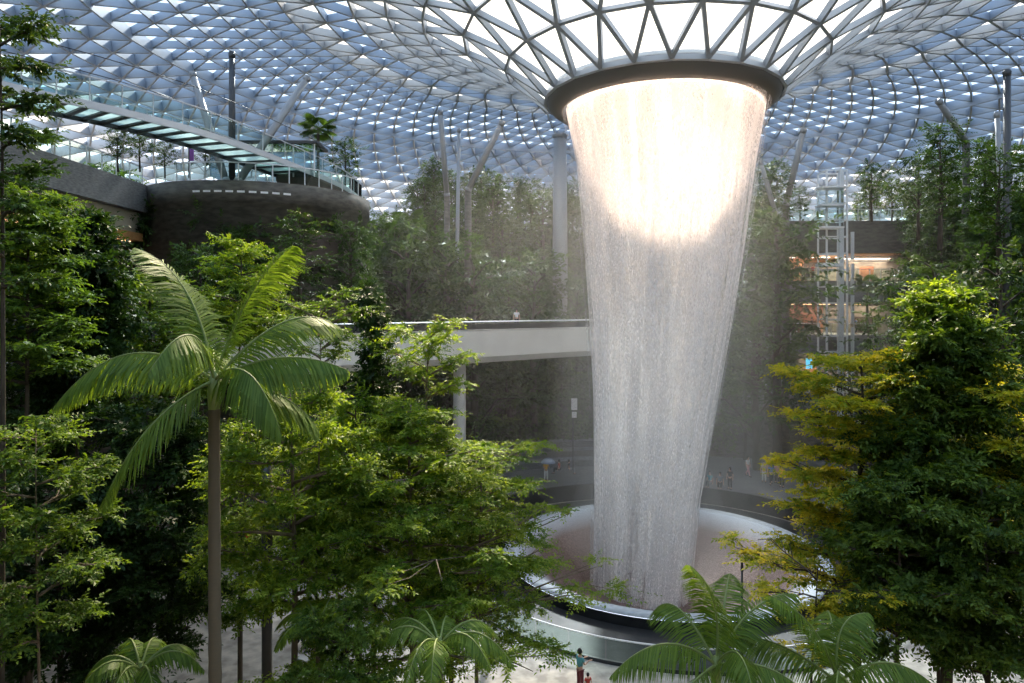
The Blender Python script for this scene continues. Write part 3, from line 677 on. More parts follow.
# palms
def palm(label, X, Y, zc, fronds, tr=.15, ll=.6, m='leaf_palm', n=52, group=None, lean=0.0, wd=.05, z0=FLOOR, nm='palm_tree', R=None):
    """fronds: (mid offset, tip offset, droop) from the crown, metres"""
    R = R or np.random.default_rng(int(abs(X * 100)) + 5)
    t = thing(nm, label, 'palm', (X, Y, z0), group); H = zc - z0
    hh = np.linspace(0, H, 14); tp = np.stack([lean * (1 - (1 - hh / H) ** 2) , 0 * hh, hh], 1)
    rr = tr * (1.15 - .3 * hh / H)
    pts = []; rad = []
    for i in range(len(hh) - 1):
        for s in (0, .25, .5, .75): pts.append(tp[i] * (1 - s) + tp[i + 1] * s); rad.append((rr[i] * (1 - s) + rr[i + 1] * s) * (1.06 if s in (0, .5) else .97))
    MB().tube(pts, rad, 12).build('trunk', 'palm_bark', t, True)
    c = tp[-1]
    MB().tube([c + (0, 0, -.5), c + (0, 0, -.1), c + (0, 0, .35)], [tr * .85, tr * 1.05, tr * .5], 12).build('crownshaft', 'rachis', t, True)
    for mid, tip, droop in fronds:
        mid = np.array(mid, float); tip = np.array(tip, float)
        u = np.linspace(0, 1, 24)[:, None]; ctrl = 2 * mid - .5 * tip
        q = c + (0, 0, .15) + 2 * u * (1 - u) * ctrl + u * u * tip
        fr = MB().tube(q, np.linspace(.035, .006, 24), 6).build('frond', 'rachis', t, True)
        tg = np.gradient(q, axis=0); tg /= np.linalg.norm(tg, axis=1)[:, None]
        V = []; T = []
        k = np.linspace(.1, 1, n); pos = np.stack([np.interp(k, u[:, 0], q[:, j]) for j in range(3)], 1); td = np.stack([np.interp(k, u[:, 0], tg[:, j]) for j in range(3)], 1)
        bend = (tip - 2 * mid); hor = np.cross(td, (0, 0, 1.)); 
        flat_ = np.cross(mid, tip); flat_ = flat_ / (np.linalg.norm(flat_) + 1e-6)
        nl = np.linalg.norm(hor, axis=1)[:, None]; side0 = np.where(nl > .25, hor / (nl + 1e-6), flat_)
        L = ll * np.sin(np.pi * np.clip(k * .86 + .12, 0, 1)) ** .6
        for sg in (-1, 1):
            d = side0 * sg * (1 - .35 * droop) + td * .55 + np.array((0, 0, -1.)) * droop + R.normal(size=(n, 3)) * .07
            d /= np.linalg.norm(d, axis=1)[:, None]
            nn = np.cross(d, td)
            # each leaflet in two joined blades so it bends
            a = pos; L_ = (L * R.uniform(.88, 1.08, n))
            s_ = np.cross(d, nn); s_ /= np.linalg.norm(s_, axis=1)[:, None] + 1e-9
            b = a + d * L_[:, None] * .5; d2 = d + np.array((0, 0, -.5)) * (.4 + droop); d2 /= np.linalg.norm(d2, axis=1)[:, None]
            e = b + d2 * L_[:, None] * .5; w = wd * .5
            v1 = np.stack([a - s_ * w * .5, a + s_ * w * .5, b + s_ * w, b - s_ * w], 1); v2 = np.stack([b - s_ * w, b + s_ * w, e + s_ * w * .15, e - s_ * w * .15], 1)
            V += [v1, v2]; tn = R.uniform(.1, .9, n); T += [tn, tn]
        link('leaflets', leaf_mesh('leaflets', np.concatenate(V), np.concatenate(T), m), fr)
    return t
s14 = 14 / F
def px(a, b, d=0): return (a * s14, d, -b * s14)
palm('big feather palm with long arching fronds, tallest thing left of centre', (219 - 512) * s14, 14, (HZ - 388) * s14, [
    (px(-32, -88, .2), px(-78, -132, .1), .25), (px(34, -85, .1), px(80, -134, -.1), .35), (px(-75, -28, -.3), px(-143, 22, -.5), .95),
    (px(62, -22, .3), px(126, -8, .6), .9), (px(48, -10, -.7), px(82, 46, -.9), .85), (px(-42, 40, -.9), px(-78, 112, -1.2), .35),
    (px(4, -48, -1.2), px(-6, -18, -2.3), .8), (px(52, -58, 1.2), px(98, -50, 2.2), .6), (px(-30, -30, 1.3), px(-60, -5, 2.5), .7), (px(50, 20, .9), px(86, 60, 1.3), .7)],
    tr=.13, ll=.98, n=120, lean=-.1, wd=.04)
def ring_fronds(n, L, up=.75, R=None, droop=.6, d0=0):
    R = R or rng; out = []
    for i in range(n):
        a = d0 + i * 2 * math.pi / n + R.uniform(-.2, .2); k = R.uniform(.6, 1.15) * up; l = L * R.uniform(.85, 1.1)
        out.append(((math.cos(a) * l * .5, math.sin(a) * l * .5, l * k * .62), (math.cos(a) * l * .95, math.sin(a) * l * .95, l * (k - .55) * .8), droop * R.uniform(.7, 1.2)))
    return out
q = 15 / F
def pq(a, b, d=0): return (a * q, d, -b * q)
palm('small feather palm at the bottom just left of the thin pole', (716 - 512) * q, 15, (HZ - 672) * q, [
    (pq(-2, -62), pq(-30, -105, -.3), .55), (pq(-55, -28, -.3), pq(-108, -2, -.5), .8), (pq(40, -48, .3), pq(88, -62, .5), .35), (pq(10, -30, -.8), pq(12, -8, -1.6), .7),
    (pq(-28, -40, .8), pq(-48, -20, 1.6), .6), (pq(45, -10, -.6), pq(85, 20, -.9), .7), (pq(-40, 5, -.8), pq(-70, 40, -1), .7), (pq(22, -50, .9), pq(40, -60, 1.8), .5)], tr=.11, ll=.78, n=96, wd=.032)
palm('second small feather palm at the bottom, right of the thin pole', (838 - 512) * q, 15.0, (HZ - 690) * q, [
    (pq(-30, -60, -.2), pq(-75, -95, -.4), .5), (pq(-50, -30, .3), pq(-96, -34, .6), .5), (pq(8, -50, .2), pq(40, -62, .4), .6), (pq(40, -30, -.4), pq(84, -8, -.7), .8),
    (pq(-20, -30, -.9), pq(-42, 0, -1.7), .7), (pq(15, -40, 1), pq(30, -30, 2), .6)], tr=.11, ll=.78, n=96, wd=.032)
palm('low feather palm at the bottom under the layered tree', (437 - 512) * q, 15.5, (HZ - 664) * q, ring_fronds(9, 1.7, .45, np.random.default_rng(3), .6), tr=.09, ll=.5, n=44, wd=.04)
palm('fern-like small palm at the very bottom left of the black post', (128 - 512) * q, 15.5, (HZ - 690) * q, ring_fronds(8, 1.3, .5, np.random.default_rng(4), .6), tr=.09, ll=.5, n=40, wd=.05, m='leaf_mid')
palm('low broad palm at the foot of the black post', (300 - 512) * q, 16.5, (HZ - 668) * q, ring_fronds(8, 1.1, .6, np.random.default_rng(5), .4), tr=.09, ll=.42, n=40, wd=.06, m='leaf_bright')

# far trees: one of each kind is built, the rest are copies on the terraces
def proto(kind, R):
    t = thing(kind, 'x', 'tree'); t['label'] = ''
    if kind == 'broadleaf_tree': H, r, z0, m, n, fl, lf = 7, 2.0, 2.4, 'leaf_far', 20, .45, .26
    if kind == 'tall_broadleaf_tree': H, r, z0, m, n, fl, lf = 9.5, 1.7, 3.0, 'leaf_deep', 26, .45, .26
    if kind == 'layered_tree': H, r, z0, m, n, fl, lf = 8, 2.3, 2.0, 'leaf_far', 26, .85, .22
    if kind == 'columnar_tree': H, r, z0, m, n, fl, lf = 7.5, .9, 1.0, 'leaf_deep', 16, .4, .22
    if kind == 'shrub': H, r, z0, m, n, fl, lf = 2.0, 1.2, .3, 'leaf_far', 8, .4, .22
    if kind == 'broad_shrub': H, r, z0, m, n, fl, lf = 1.6, 1.4, .2, 'leaf_mid', 8, .5, .2
    t['category'] = 'shrub' if 'shrub' in kind else 'tree'
    mb = MB(); mb.tube([(0, 0, 0), (.1, .05, H * .5), (0, 0, H * .93)], [.17 * H / 8, .12 * H / 8, .03], 7)
    V = []; T = []
    for i in range(n):
        u = (i + .5) / n; a = i * 2.4 + R.uniform(-.4, .4)
        sh = {'columnar_tree': .9 - .5 * u, 'layered_tree': .95 - .5 * u + .25 * math.sin(u * 16)}.get(kind, .4 + .6 * math.sin(math.pi * min(1, u * .85 + .15)))
        l = r * sh * R.uniform(.5, 1.0); c = np.array((math.cos(a) * l, math.sin(a) * l, z0 + (H - z0) * u))
        mb.tube([(0, 0, max(c[2] - l * .6, .2)), (c * (.5, .5, 1) - (0, 0, .15)), c], [.05, .035, .012], 4, False)
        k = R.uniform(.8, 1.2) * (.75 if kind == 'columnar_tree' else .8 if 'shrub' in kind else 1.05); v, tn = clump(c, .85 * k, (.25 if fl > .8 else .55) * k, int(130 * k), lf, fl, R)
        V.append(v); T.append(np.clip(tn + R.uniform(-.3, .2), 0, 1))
    mb.build('trunk', 'dark_bark', t, True)
    link('foliage', leaf_mesh('foliage', np.concatenate(V), np.concatenate(T), m), t); return t
def fan_palm_proto(R):
    t = thing('fan_palm', '', 'palm'); t['label'] = ''
    MB().tube([(0, 0, 0), (.1, 0, 2.5), (.05, 0, 5)], [.16, .13, .12], 8).build('trunk', 'palm_bark', t, True)
    for i in range(16):
        a = i * 2.4; el = .9 - i * .1; d = np.array((math.cos(a) * math.cos(el), math.sin(a) * math.cos(el), math.sin(el))); c = np.array((.05, 0, 5)) + d * .9
        st = MB().tube([(.05, 0, 5), c], [.025, .015], 5).build('leaf_stalk', 'rachis', t)
        n = 22; th = np.linspace(-2.2, 2.2, n)[:, None]; s_ = np.cross(d, (0, 0, 1)); s_ /= np.linalg.norm(s_)
        dd = d * np.cos(th) + s_ * np.sin(th) + np.array((0, 0, -.35)); nn = np.tile(np.cross(s_, d), (n, 1))
        link('fan', leaf_mesh('fan', leaves(np.tile(c, (n, 1)), dd, nn, .85, .13, fold=.1), R.uniform(.2, .8, n), 'leaf_far'), st)
    return t
PK = {}
def place(kind, loc, sc, label, group, rz=None):
    if kind not in PK:
        R = np.random.default_rng(len(PK) + 40); PK[kind] = fan_palm_proto(R) if kind == 'fan_palm' else proto(kind, R); o = PK[kind]
    else: o = copy_tree(PK[kind])
    o.location = loc; o.rotation_euler[2] = random.uniform(0, 6.28) if rz is None else rz; o.scale = (sc,) * 3
    o['label'] = label; o['group'] = group; return o
NAMES = {'broadleaf_tree': 'round-crowned tree', 'tall_broadleaf_tree': 'tall dark tree', 'layered_tree': 'loosely layered tree', 'columnar_tree': 'narrow upright tree', 'shrub': 'bushy shrub', 'broad_shrub': 'low broad shrub', 'fan_palm': 'fan palm'}
LV = ['lowest terrace', 'second terrace', 'third terrace', 'fourth terrace', 'fifth terrace', 'top terrace']
used_n = 0
for k in range(6):
    z = KZ[k]; az = 8.0
    while az < 200:
        r0, r1 = edge(k, az), min(edge(k + 1, az), edge(k, az) + (9 if k == 5 else 99))
        for rep in range(1 if k < 5 else 2):
            rr = r0 + .8 + random.random() * max(.3, (r1 - r0 - 1.0)); a = az + random.uniform(-1.2, 1.2)
            p = pol(rr, a, z)
            sx = 512 + F * p.x / p.y
            blocked = (26 < a < 62 and k < 5 and sx < 905 and p.y < 78) or math.hypot(p.x + 18.8, p.y - 51) < 9 or (p.x < -22 and p.y < 46) or (abs(sx - 831) < 22) or (k == 5 and 780 < sx < 850) or (k < 5 and a > 172)
            blocked = blocked or (sx < 400 and k >= 3) or (sx < 340 and k == 5)
            if k == 5 and abs(math.hypot(p.x, 0) - 15) < 4 and p.y < 56 and p.x < 0: blocked = True
            if -20 < sx < 1050 and p.y > 12 and not blocked and not (600 < sx < 700 and k in (0, 1)):
                c = random.random()
                kind = 'broadleaf_tree' if c < .36 else 'tall_broadleaf_tree' if c < .58 else 'layered_tree' if c < .78 else 'columnar_tree' if c < .9 else 'fan_palm'
                hgt = {'broadleaf_tree': 7.5, 'tall_broadleaf_tree': 10, 'layered_tree': 8.4, 'columnar_tree': 8, 'fan_palm': 6}[kind]
                room = (roofz(rr) - z - 1.2) / hgt
                sc = min(room, random.uniform(.62, 1.0) * (1.0 if k > 2 else .85) * (.92 if k == 5 else 1) * (1.35 if k in (3, 4) and sx < 800 else 1))
                if k == 5 and sx < 800: p = pol(r0 + .8 + random.random() * 2, a, z); rr = r0 + 2; sc = min((roofz(rr) - z - .6) / hgt, sc * 1.2)
                side = 'left of the waterfall' if sx < 585 else 'behind the waterfall' if sx < 745 else 'just right of the waterfall' if sx < 860 else 'at the right side'
                g = '%ss on the %s %s' % (NAMES[kind], LV[k], side)
                place(kind, p, sc, '%s on the %s %s' % (NAMES[kind], LV[k], side), g); used_n += 1
        # shrubs along the lip
        for rep in range(1):
            a = az + random.uniform(-1.5, 1.5); p = pol(edge(k, a) + .7, a, z); sx = 512 + F * p.x / p.y
            if -10 < sx < 1040 and not (26 < a < 62 and sx < 905) and not (595 < sx < 700) and math.hypot(p.x + 18.8, p.y - 51) > 9 and not (k < 5 and a > 172) and not (p.x < -22 and p.y < 46):
                kind = random.choice(('shrub', 'broad_shrub')); side = 'left of the waterfall' if sx < 585 else 'behind the waterfall' if sx < 745 else 'right of the waterfall' if sx < 860 else 'at the right side'
                place(kind, p, random.uniform(.8, 1.3), '%s along the edge of the %s %s' % (NAMES[kind], LV[k], side), '%ss along the %s %s' % (NAMES[kind], LV[k], side))
        az += (4.6 if k < 5 else 3.8) * (1.0 if az < 150 else .9)
print('far trees', used_n)
# single trees the photograph shows in clear places
for kind, x, base, Y, sc, lab in (
    ('fan_palm', 318, 190, 52, .95, 'fan palm on the drum terrace, spread above the end of the footbridge'), ('broadleaf_tree', 345, 192, 55, .6, 'round tree just right of the fan palm by the footbridge end'),
    ('broadleaf_tree', 140, 172, 40, .38, 'bushy tree behind the glass railing on the stone wall'), ('broadleaf_tree', 118, 172, 38, .36, 'smaller bushy tree left of the one behind the stone wall railing'), ('broadleaf_tree', 165, 178, 43, .33, 'low bushy tree near the corner of the stone wall and drum'),
    ('layered_tree', 205, 178, 47, .42, 'thin layered tree behind the footbridge near the dark column'),
    ('fan_palm', 980, 300, 48, 1.0, 'fan palm with a slender pale trunk among the right-hand trees'), ('fan_palm', 868, 332, 60, .85, 'fan palm in front of the right end of the lit gallery'),
    ('tall_broadleaf_tree', 940, 250, 50, .95, 'big dark tree high on the right beneath the leaning roof strut'), ('broadleaf_tree', 872, 222, 66, .8, 'round tree on the roof terrace right of the lift tower'), ('broadleaf_tree', 918, 240, 56, 1.0, 'spreading tree at the right end of the roof terrace'),
    ('broadleaf_tree', 800, 222, 70, .5, 'small tree on the roof terrace left of the lift tower'),
    ('tall_broadleaf_tree', 1000, 290, 42, .9, 'dark tree near the right edge beside the tall dark column'), ('tall_broadleaf_tree', 770, 300, 62, 1.3, 'tall dim tree hugging the right edge of the waterfall'), ('layered_tree', 760, 380, 60, 1.0, 'dim layered tree low beside the right edge of the waterfall'),
    ('tall_broadleaf_tree', 745, 460, 64, 1.0, 'dim tree on the plaza edge just right of the waterfall foot'),
    ('broadleaf_tree', 905, 400, 45, 1.2, 'green tree between the lit gallery and the tall dark tree'), ('layered_tree', 935, 420, 40, 1.2, 'layered tree behind the tall dark tree at right'), ('broadleaf_tree', 1000, 430, 36, 1.3, 'broad green tree behind the right edge tree'),
    ('broadleaf_tree', 850, 470, 50, 1.1, 'green tree behind the yellow-green layered tree'), ('layered_tree', 880, 480, 44, 1.1, 'layered tree low behind the yellow-green tree'),
    ('tall_broadleaf_tree', 200, 420, 36, .95, 'tall dark tree against the drum, left of the others'), ('broadleaf_tree', 255, 400, 38, 1.1, 'leafy tree against the front of the drum'), ('layered_tree', 300, 330, 40, .85, 'layered tree against the right flank of the drum'), ('tall_broadleaf_tree', 350, 330, 46, .75, 'tall dark tree beside the right flank of the drum'),
    ('broadleaf_tree', 190, 330, 38, .6, 'tree under the corner where stone wall meets drum'), ('layered_tree', 225, 300, 40, .5, 'small layered tree high on the face of the drum'), ('broadleaf_tree', 60, 330, 30, .7, 'green tree below the wooden soffit at left'), ('tall_broadleaf_tree', 20, 340, 28, .75, 'dark tall tree in front of the left wall')):
    p = P(x, base, Y)
    if base > 300: p.z = max(FLOOR, p.z)
    o = place(kind, p, sc, lab, None); del o['group']

BIG = [('tall_broadleaf_tree', 112, 0, 1.5, 'very tall dark tree rising from the lowest terrace behind the white bridge'), ('broadleaf_tree', 122, 1, 1.6, 'large round tree behind the left part of the white bridge'),
       ('fan_palm', 118, 2, 1.7, 'large fan palm standing out above the white bridge'), ('layered_tree', 104, 1, 1.5, 'large layered tree above the middle of the white bridge'), ('fan_palm', 128, 3, 1.5, 'large fan palm high on the left slope right of the drum'),
       ('tall_broadleaf_tree', 133, 2, 1.25, 'very tall tree right beside the drum, its crown under the roof'), ('broadleaf_tree', 108, 3, 1.35, 'large round tree high on the slope beneath the roof struts'), ('columnar_tree', 98, 2, 1.5, 'tall narrow tree close to the left edge of the waterfall'),
       ('layered_tree', 126, 0, 1.5, 'large layered tree low behind the left part of the white bridge'), ('tall_broadleaf_tree', 100, 3, 1.25, 'very tall tree high on the slope close to the grey pier'), ('broadleaf_tree', 95, 1, 1.5, 'large round tree low at the left edge of the waterfall')]
for kind, az, k, sc, lab in BIG:
    o = place(kind, pol(edge(k, az) + 1.2, az, KZ[k]), sc, lab, None); del o['group']

for kind, x, Y, sc, lab in (('tall_broadleaf_tree', 446, 61, 2.15, 'giant dark tree in front of the slim roof struts left of the waterfall'), ('layered_tree', 474, 60.5, 2.4, 'giant layered tree in front of the strut that leans towards the waterfall'),
                            ('broadleaf_tree', 408, 60, 2.5, 'giant round tree above the left part of the white bridge'), ('tall_broadleaf_tree', 535, 65, 2.0, 'giant hazy tree between the white bridge and the grey pier'),
                            ('tall_broadleaf_tree', 777, 58.5, 2.3, 'giant hazy tree between the waterfall and the lit galleries'), ('layered_tree', 757, 60, 2.3, 'giant layered tree brushing the right edge of the waterfall')):
    X = (x - 512) / F * Y; g = ground(X, Y); g = PZ if g == FLOOR else g
    o = place(kind, (X, Y, g), sc, lab, None); del o['group']

# undergrowth on the terrace beds and hanging down their walls
def undergrowth(k):
    R = np.random.default_rng(k + 70); n = 9000; V = []; T = []
    a = R.uniform(5, 195, n); hang = R.random(n) < .6
    az_ = [edge(k, x) for x in a]; rr = np.array(az_); pz = KZ[k] + np.where(hang, -np.abs(R.normal(size=n)) * 1.5 + .4, R.uniform(.05, .7, n))
    rr = rr + np.where(hang, -R.uniform(.02, .45, n), R.uniform(.2, 2.6, n))
    base = np.stack([AX + rr * np.cos(np.radians(a)), AY + rr * np.sin(np.radians(a)), pz], 1)
    keep = np.hypot(base[:, 0] + 18.8, base[:, 1] - 51) > 8.2
    keep &= ~((a > 26) & (a < 62) & (512 + F * base[:, 0] / base[:, 1] < 905)); keep &= ~(a > 166)
    base = base[keep]; n = len(base)
    for rep in range(3):
        p = base + R.normal(size=(n, 3)) * .22; d = R.normal(size=(n, 3)); d[:, 2] -= .3; nn = R.normal(size=(n, 3)) * .6 + (0, 0, 1)
        V.append(leaves(p, d, nn, .42, .2)); T.append(R.random(n))
    o = link('undergrowth', leaf_mesh('undergrowth', np.concatenate(V), np.concatenate(T), 'leaf_far'))
    tag(o, 'dense low planting spilling over the edge of the %s' % LV[k], 'undergrowth', None, 'stuff')
for k in range(6): undergrowth(k)
def climbers():
    R = np.random.default_rng(99); V = []; T = []
    for i in range(120):
        a = math.radians(R.uniform(-150, 0)); z = R.uniform(-6, 6.0)
        c = (-18.8 + 8.05 * math.cos(a), 51 + 8.05 * math.sin(a), z); v, tn = clump(c, .8, .9, 130, .3, .3, R); V.append(v); T.append(tn * .8)
    o = link('climbing_plants', leaf_mesh('climbing_plants', np.concatenate(V), np.concatenate(T), 'leaf_far'))
    tag(o, 'patches of climbing plants covering the curved dark stone drum', 'climber', None, 'stuff')
climbers()
def ground_plants():
    R = np.random.default_rng(123); V = []; T = []
    for i in range(330):
        x = R.uniform(-40, 470) if i % 3 else R.uniform(830, 1060); Y = R.uniform(15, 27); X = (x - 512) / F * Y
        if 240 < x < 350 and Y > 19: continue
        if math.hypot(X - AX, Y - AY) < 14.8 or (x > 440 and x < 830): continue
        v, tn = clump((X, Y, FLOOR + .5), .8, .6, 110, .22, .4, R); V.append(v); T.append(tn * .8)
    o = link('ground_cover', leaf_mesh('ground_cover', np.concatenate(V), np.concatenate(T), 'leaf_deep'))
    tag(o, 'low leafy ground cover growing under the nearer trees', 'ground cover', None, 'stuff')
ground_plants()

# ------------------------------------------------------------------ people
for nme, c in (('skin', (.55, .34, .24)), ('hair', (.012, .01, .009)), ('cloth_teal', (.07, .30, .34)), ('cloth_maroon', (.16, .03, .04)), ('cloth_yellow', (.85, .48, .04)), ('cloth_white', (.72, .72, .72)),
               ('cloth_dark', (.03, .032, .04)), ('cloth_blue', (.05, .16, .42)), ('cloth_pink', (.65, .38, .40)), ('cloth_khaki', (.38, .32, .22)), ('cloth_grey', (.22, .24, .28)), ('cloth_red', (.5, .06, .04)), ('umbrella_cloth', (.30, .34, .42))): mat(nme, c, .75)
def skinmesh(name, verts, edges, radii, m, parent, sub=1):
    me = bpy.data.meshes.new(name); me.from_pydata(verts, edges, []); me.update(); me.materials.append(MATS[m])
    o = link(name, me, parent); md = o.modifiers.new('skin', 'SKIN'); sv = me.skin_vertices[0].data
    for v, r in zip(sv, radii): v.radius = (r, r) if np.isscalar(r) else r
    sv[0].use_root = True; md.use_smooth_shade = True
    s = o.modifiers.new('sub', 'SUBSURF'); s.levels = s.render_levels = sub; return o
def person(label, loc, rz, top, bottom, pose='stand', h=1.66, skirt=False, arms='down', group=None):
    """rz: heading in degrees, 0 faces the camera"""
    k = h / 1.7; t = thing('person', label, 'person', loc, group, math.radians(rz), k)
    if pose == 'sit': hip, kn, an = .48, [(-.1, -.42, .5), (.1, -.42, .5)], [(-.1, -.44, .09), (.1, -.44, .09)]
    elif pose == 'walk': hip, kn, an = .92, [(-.1, -.16, .5), (.1, .06, .5)], [(-.1, -.24, .09), (.1, .30, .12)]
    else: hip, kn, an = .93, [(-.11, -.02, .5), (.11, -.01, .5)], [(-.12, .02, .08), (.12, .0, .08)]
    b = hip - .93; V = [(0, 0, hip + .02), (0, .01, hip + .2), (0, 0, hip + .42), (0, -.005, hip + .52), (0, -.02, hip + .6), (0, -.03, hip + .69), (0, -.02, hip + .76)]
    Rr = [(.13, .1), (.115, .085), (.13, .09), (.05, .05), (.055, .06), (.078, .095), (.05, .06)]; E = [(i, i + 1) for i in range(6)]
    for i, sg in enumerate((-1, 1)):
        n = len(V); V += [(sg * .09, 0, hip - .05), kn[i], an[i], (an[i][0], an[i][1] - .16, .035)]; Rr += [.085, .055, .038, .035]; E += [(0, n), (n, n + 1), (n + 1, n + 2), (n + 2, n + 3)]
        if arms == 'down' or (arms == 'one' and i): el, hd, fd = (sg * .25, .03, hip + .2), (sg * .26, -.05, hip - .03), (0, -.15, -1)
        elif arms == 'up': el, hd, fd = (sg * .26, -.14, hip + .32), (sg * .08, -.3, hip + .56), (-sg * .3, -.3, 1)
        else: el, hd, fd = (sg * .24, -.06, hip + .22), (sg * .16, -.32, hip + .28), (0, -1, .1)
        n = len(V); V += [(sg * .17, 0, hip + .46), el, hd]; Rr += [.055, .04, .027]; E += [(2, n), (n, n + 1), (n + 1, n + 2)]
        f = Vector(fd).normalized(); w = f.cross(Vector((0, 1, .2))).normalized() if abs(f.y) < .9 else Vector((1, 0, 0))
        hv = Vector(hd); n2 = n + 2; m_ = len(V); V.append(tuple(hv + f * .07)); Rr.append((.032, .014)); E.append((n2, m_))
        for j, ln in enumerate((.065, .078, .072, .055)):
            r_ = len(V); o_ = w * ((j - 1.5) * .018); V += [tuple(hv + f * .10 + o_), tuple(hv + f * (.10 + ln * .55) + o_ * 1.1 + Vector((0, -.008, 0))), tuple(hv + f * (.10 + ln) + o_ * 1.1 + Vector((0, -.02, 0)))]; Rr += [.009, .008, .007]; E += [(m_, r_), (r_, r_ + 1), (r_ + 1, r_ + 2)]
        r_ = len(V); V += [tuple(hv + f * .05 + w * .04), tuple(hv + f * .09 + w * .055)]; Rr += [.01, .008]; E += [(n2, r_), (r_, r_ + 1)]
    skinmesh('body', V, E, Rr, 'skin', t, 1)
    # clothes
    Vs = [(0, 0, hip + .0), (0, .01, hip + .2), (0, 0, hip + .4), (0, 0, hip + .47)]; Rs = [(.155, .125), (.14, .11), (.15, .11), (.08, .08)]; Es = [(0, 1), (1, 2), (2, 3)]
    for i, sg in enumerate((-1, 1)):
        el = V[[j for j, v in enumerate(V) if abs(v[0] - sg * .17) < 1e-6 and abs(v[2] - hip - .46) < 1e-6][0] + 1]
        n = len(Vs); Vs += [(sg * .17, 0, hip + .455), tuple(np.array((sg * .17, 0, hip + .455)) * .35 + np.array(el) * .65)]; Rs += [.072, .06]; Es += [(2, n), (n, n + 1)]
    skinmesh('shirt', Vs, Es, Rs, top, t, 1)
    if skirt: MB().lathe([(.13, hip + .08), (.17, hip - .08), (.24, hip - .42), (.23, hip - .43), (.1, hip)], n=24).build('skirt', bottom, t, True)
    else:
        Vt = [(0, 0, hip + .04)]; Rt = [(.15, .12)]; Et = []
        for i, sg in enumerate((-1, 1)):
            n = len(Vt); Vt += [(sg * .09, 0, hip - .07), kn[i], tuple(np.array(an[i]) + (0, 0, .04))]; Rt += [.105, .078, .062]; Et += [(0, n), (n, n + 1), (n + 1, n + 2)]
        skinmesh('trousers', Vt, Et, Rt, bottom, t, 1)
    for i in range(2): MB().box((an[i][0], an[i][1] - .08, .03), (.1, .27, .06)).build('shoe', 'cloth_dark', t)
    hz = hip + .7
    MB().lathe([(.002, hz + .135), (.055, hz + .12), (.092, hz + .06), (.1, hz), (.093, hz - .06), (.07, hz - .1)], (0, .015), 20).build('hair', 'hair', t, True)
    for sg in (-1, 1): MB().box((sg * .03, -.122, hz - .005), (.02, .012, .01)).build('eye', 'hair', t)
    MB().tube([(0, -.115, hz + .0), (0, -.14, hz - .03), (0, -.12, hz - .035)], [.008, .014, .01], 6).build('nose', 'skin', t)
    MB().box((0, -.115, hz - .062), (.045, .01, .008)).build('mouth', 'cloth_maroon', t)
    return t
def fl(x, y, z=PZ): Y = z * F / (HZ - y); return (P(x, y, Y).x, Y, z)
person('woman in a teal shirt and dark red trousers beside the glass barrier', (2.75, 27.6, FLOOR), 120, 'cloth_teal', 'cloth_maroon', arms='fwd')
person('child with dark red top half out of the photo beside the woman in teal', (3.0, 27.0, FLOOR), 200, 'cloth_red', 'cloth_dark', h=1.02)
person('dark-dressed person bending towards the barrier under the layered tree', (P(487, 660, 29.5).x, 29.5, FLOOR), 150, 'cloth_dark', 'cloth_maroon', 'walk', arms='fwd')
person('person in a bright yellow shirt under a grey-blue umbrella behind the bowl', fl(546, 481), 10, 'cloth_yellow', 'cloth_white', arms='fwd')
um = thing('umbrella', 'grey-blue umbrella held over the person in the yellow shirt', 'umbrella', Vector(fl(546, 481)) + Vector((.16, -.34, 1.2)))
MB().tube([(0, 0, 0), (0, 0, .8)], .012, 6).build('shaft', 'dark_steel', um)
MB().lathe([(.01, .8), (.3, .72), (.52, .52), (.6, .38), (.58, .385), (.28, .69), (.01, .77)], n=16).build('canopy', 'umbrella_cloth', um)
PP = [(517, 466, PZ + 1.1, 'cloth_pink', 'cloth_white', 'stand', 'person in a pale pink top standing on the steps left of the waterfall'),
      (559, 474, PZ, 'cloth_red', 'cloth_dark', 'sit', 'person in red sitting near the umbrella on the plaza'), (569, 474, PZ, 'cloth_dark', 'cloth_grey', 'sit', 'dark-dressed person sitting right of the one in red'),
      (748, 476, PZ, 'cloth_white', 'cloth_pink', 'walk', 'person in a white top walking alone on the plaza at right'),
      (764, 482, PZ, 'cloth_khaki', 'cloth_white', 'stand', 'person in khaki at the left of the plaza group'), (768, 477, PZ, 'cloth_white', 'cloth_dark', 'stand', 'tallest figure in white at the back of the plaza group'),
      (771, 484, PZ, 'cloth_blue', 'cloth_dark', 'walk', 'person in dark blue in the middle of the plaza group'), (777, 483, PZ, 'cloth_pink', 'cloth_dark', 'stand', 'person in pale pink at the right of the plaza group'), (782, 487, PZ, 'cloth_yellow', 'cloth_dark', 'stand', 'small figure in yellow at the right end of the plaza group'),
      (730, 489, PZ, 'cloth_dark', 'cloth_dark', 'stand', 'all-dark figure standing at the plaza edge near the waterfall'), (710, 487, PZ, 'cloth_teal', 'cloth_dark', 'sit', 'person in teal crouching beside the waterfall foot at right'), (720, 488, PZ, 'cloth_grey', 'cloth_dark', 'sit', 'person in grey sitting between two others at the plaza edge')]
for x, y, z, a, b, po, lab in PP: person(lab, fl(x, y, z), random.uniform(-180, 180), a, b, po)
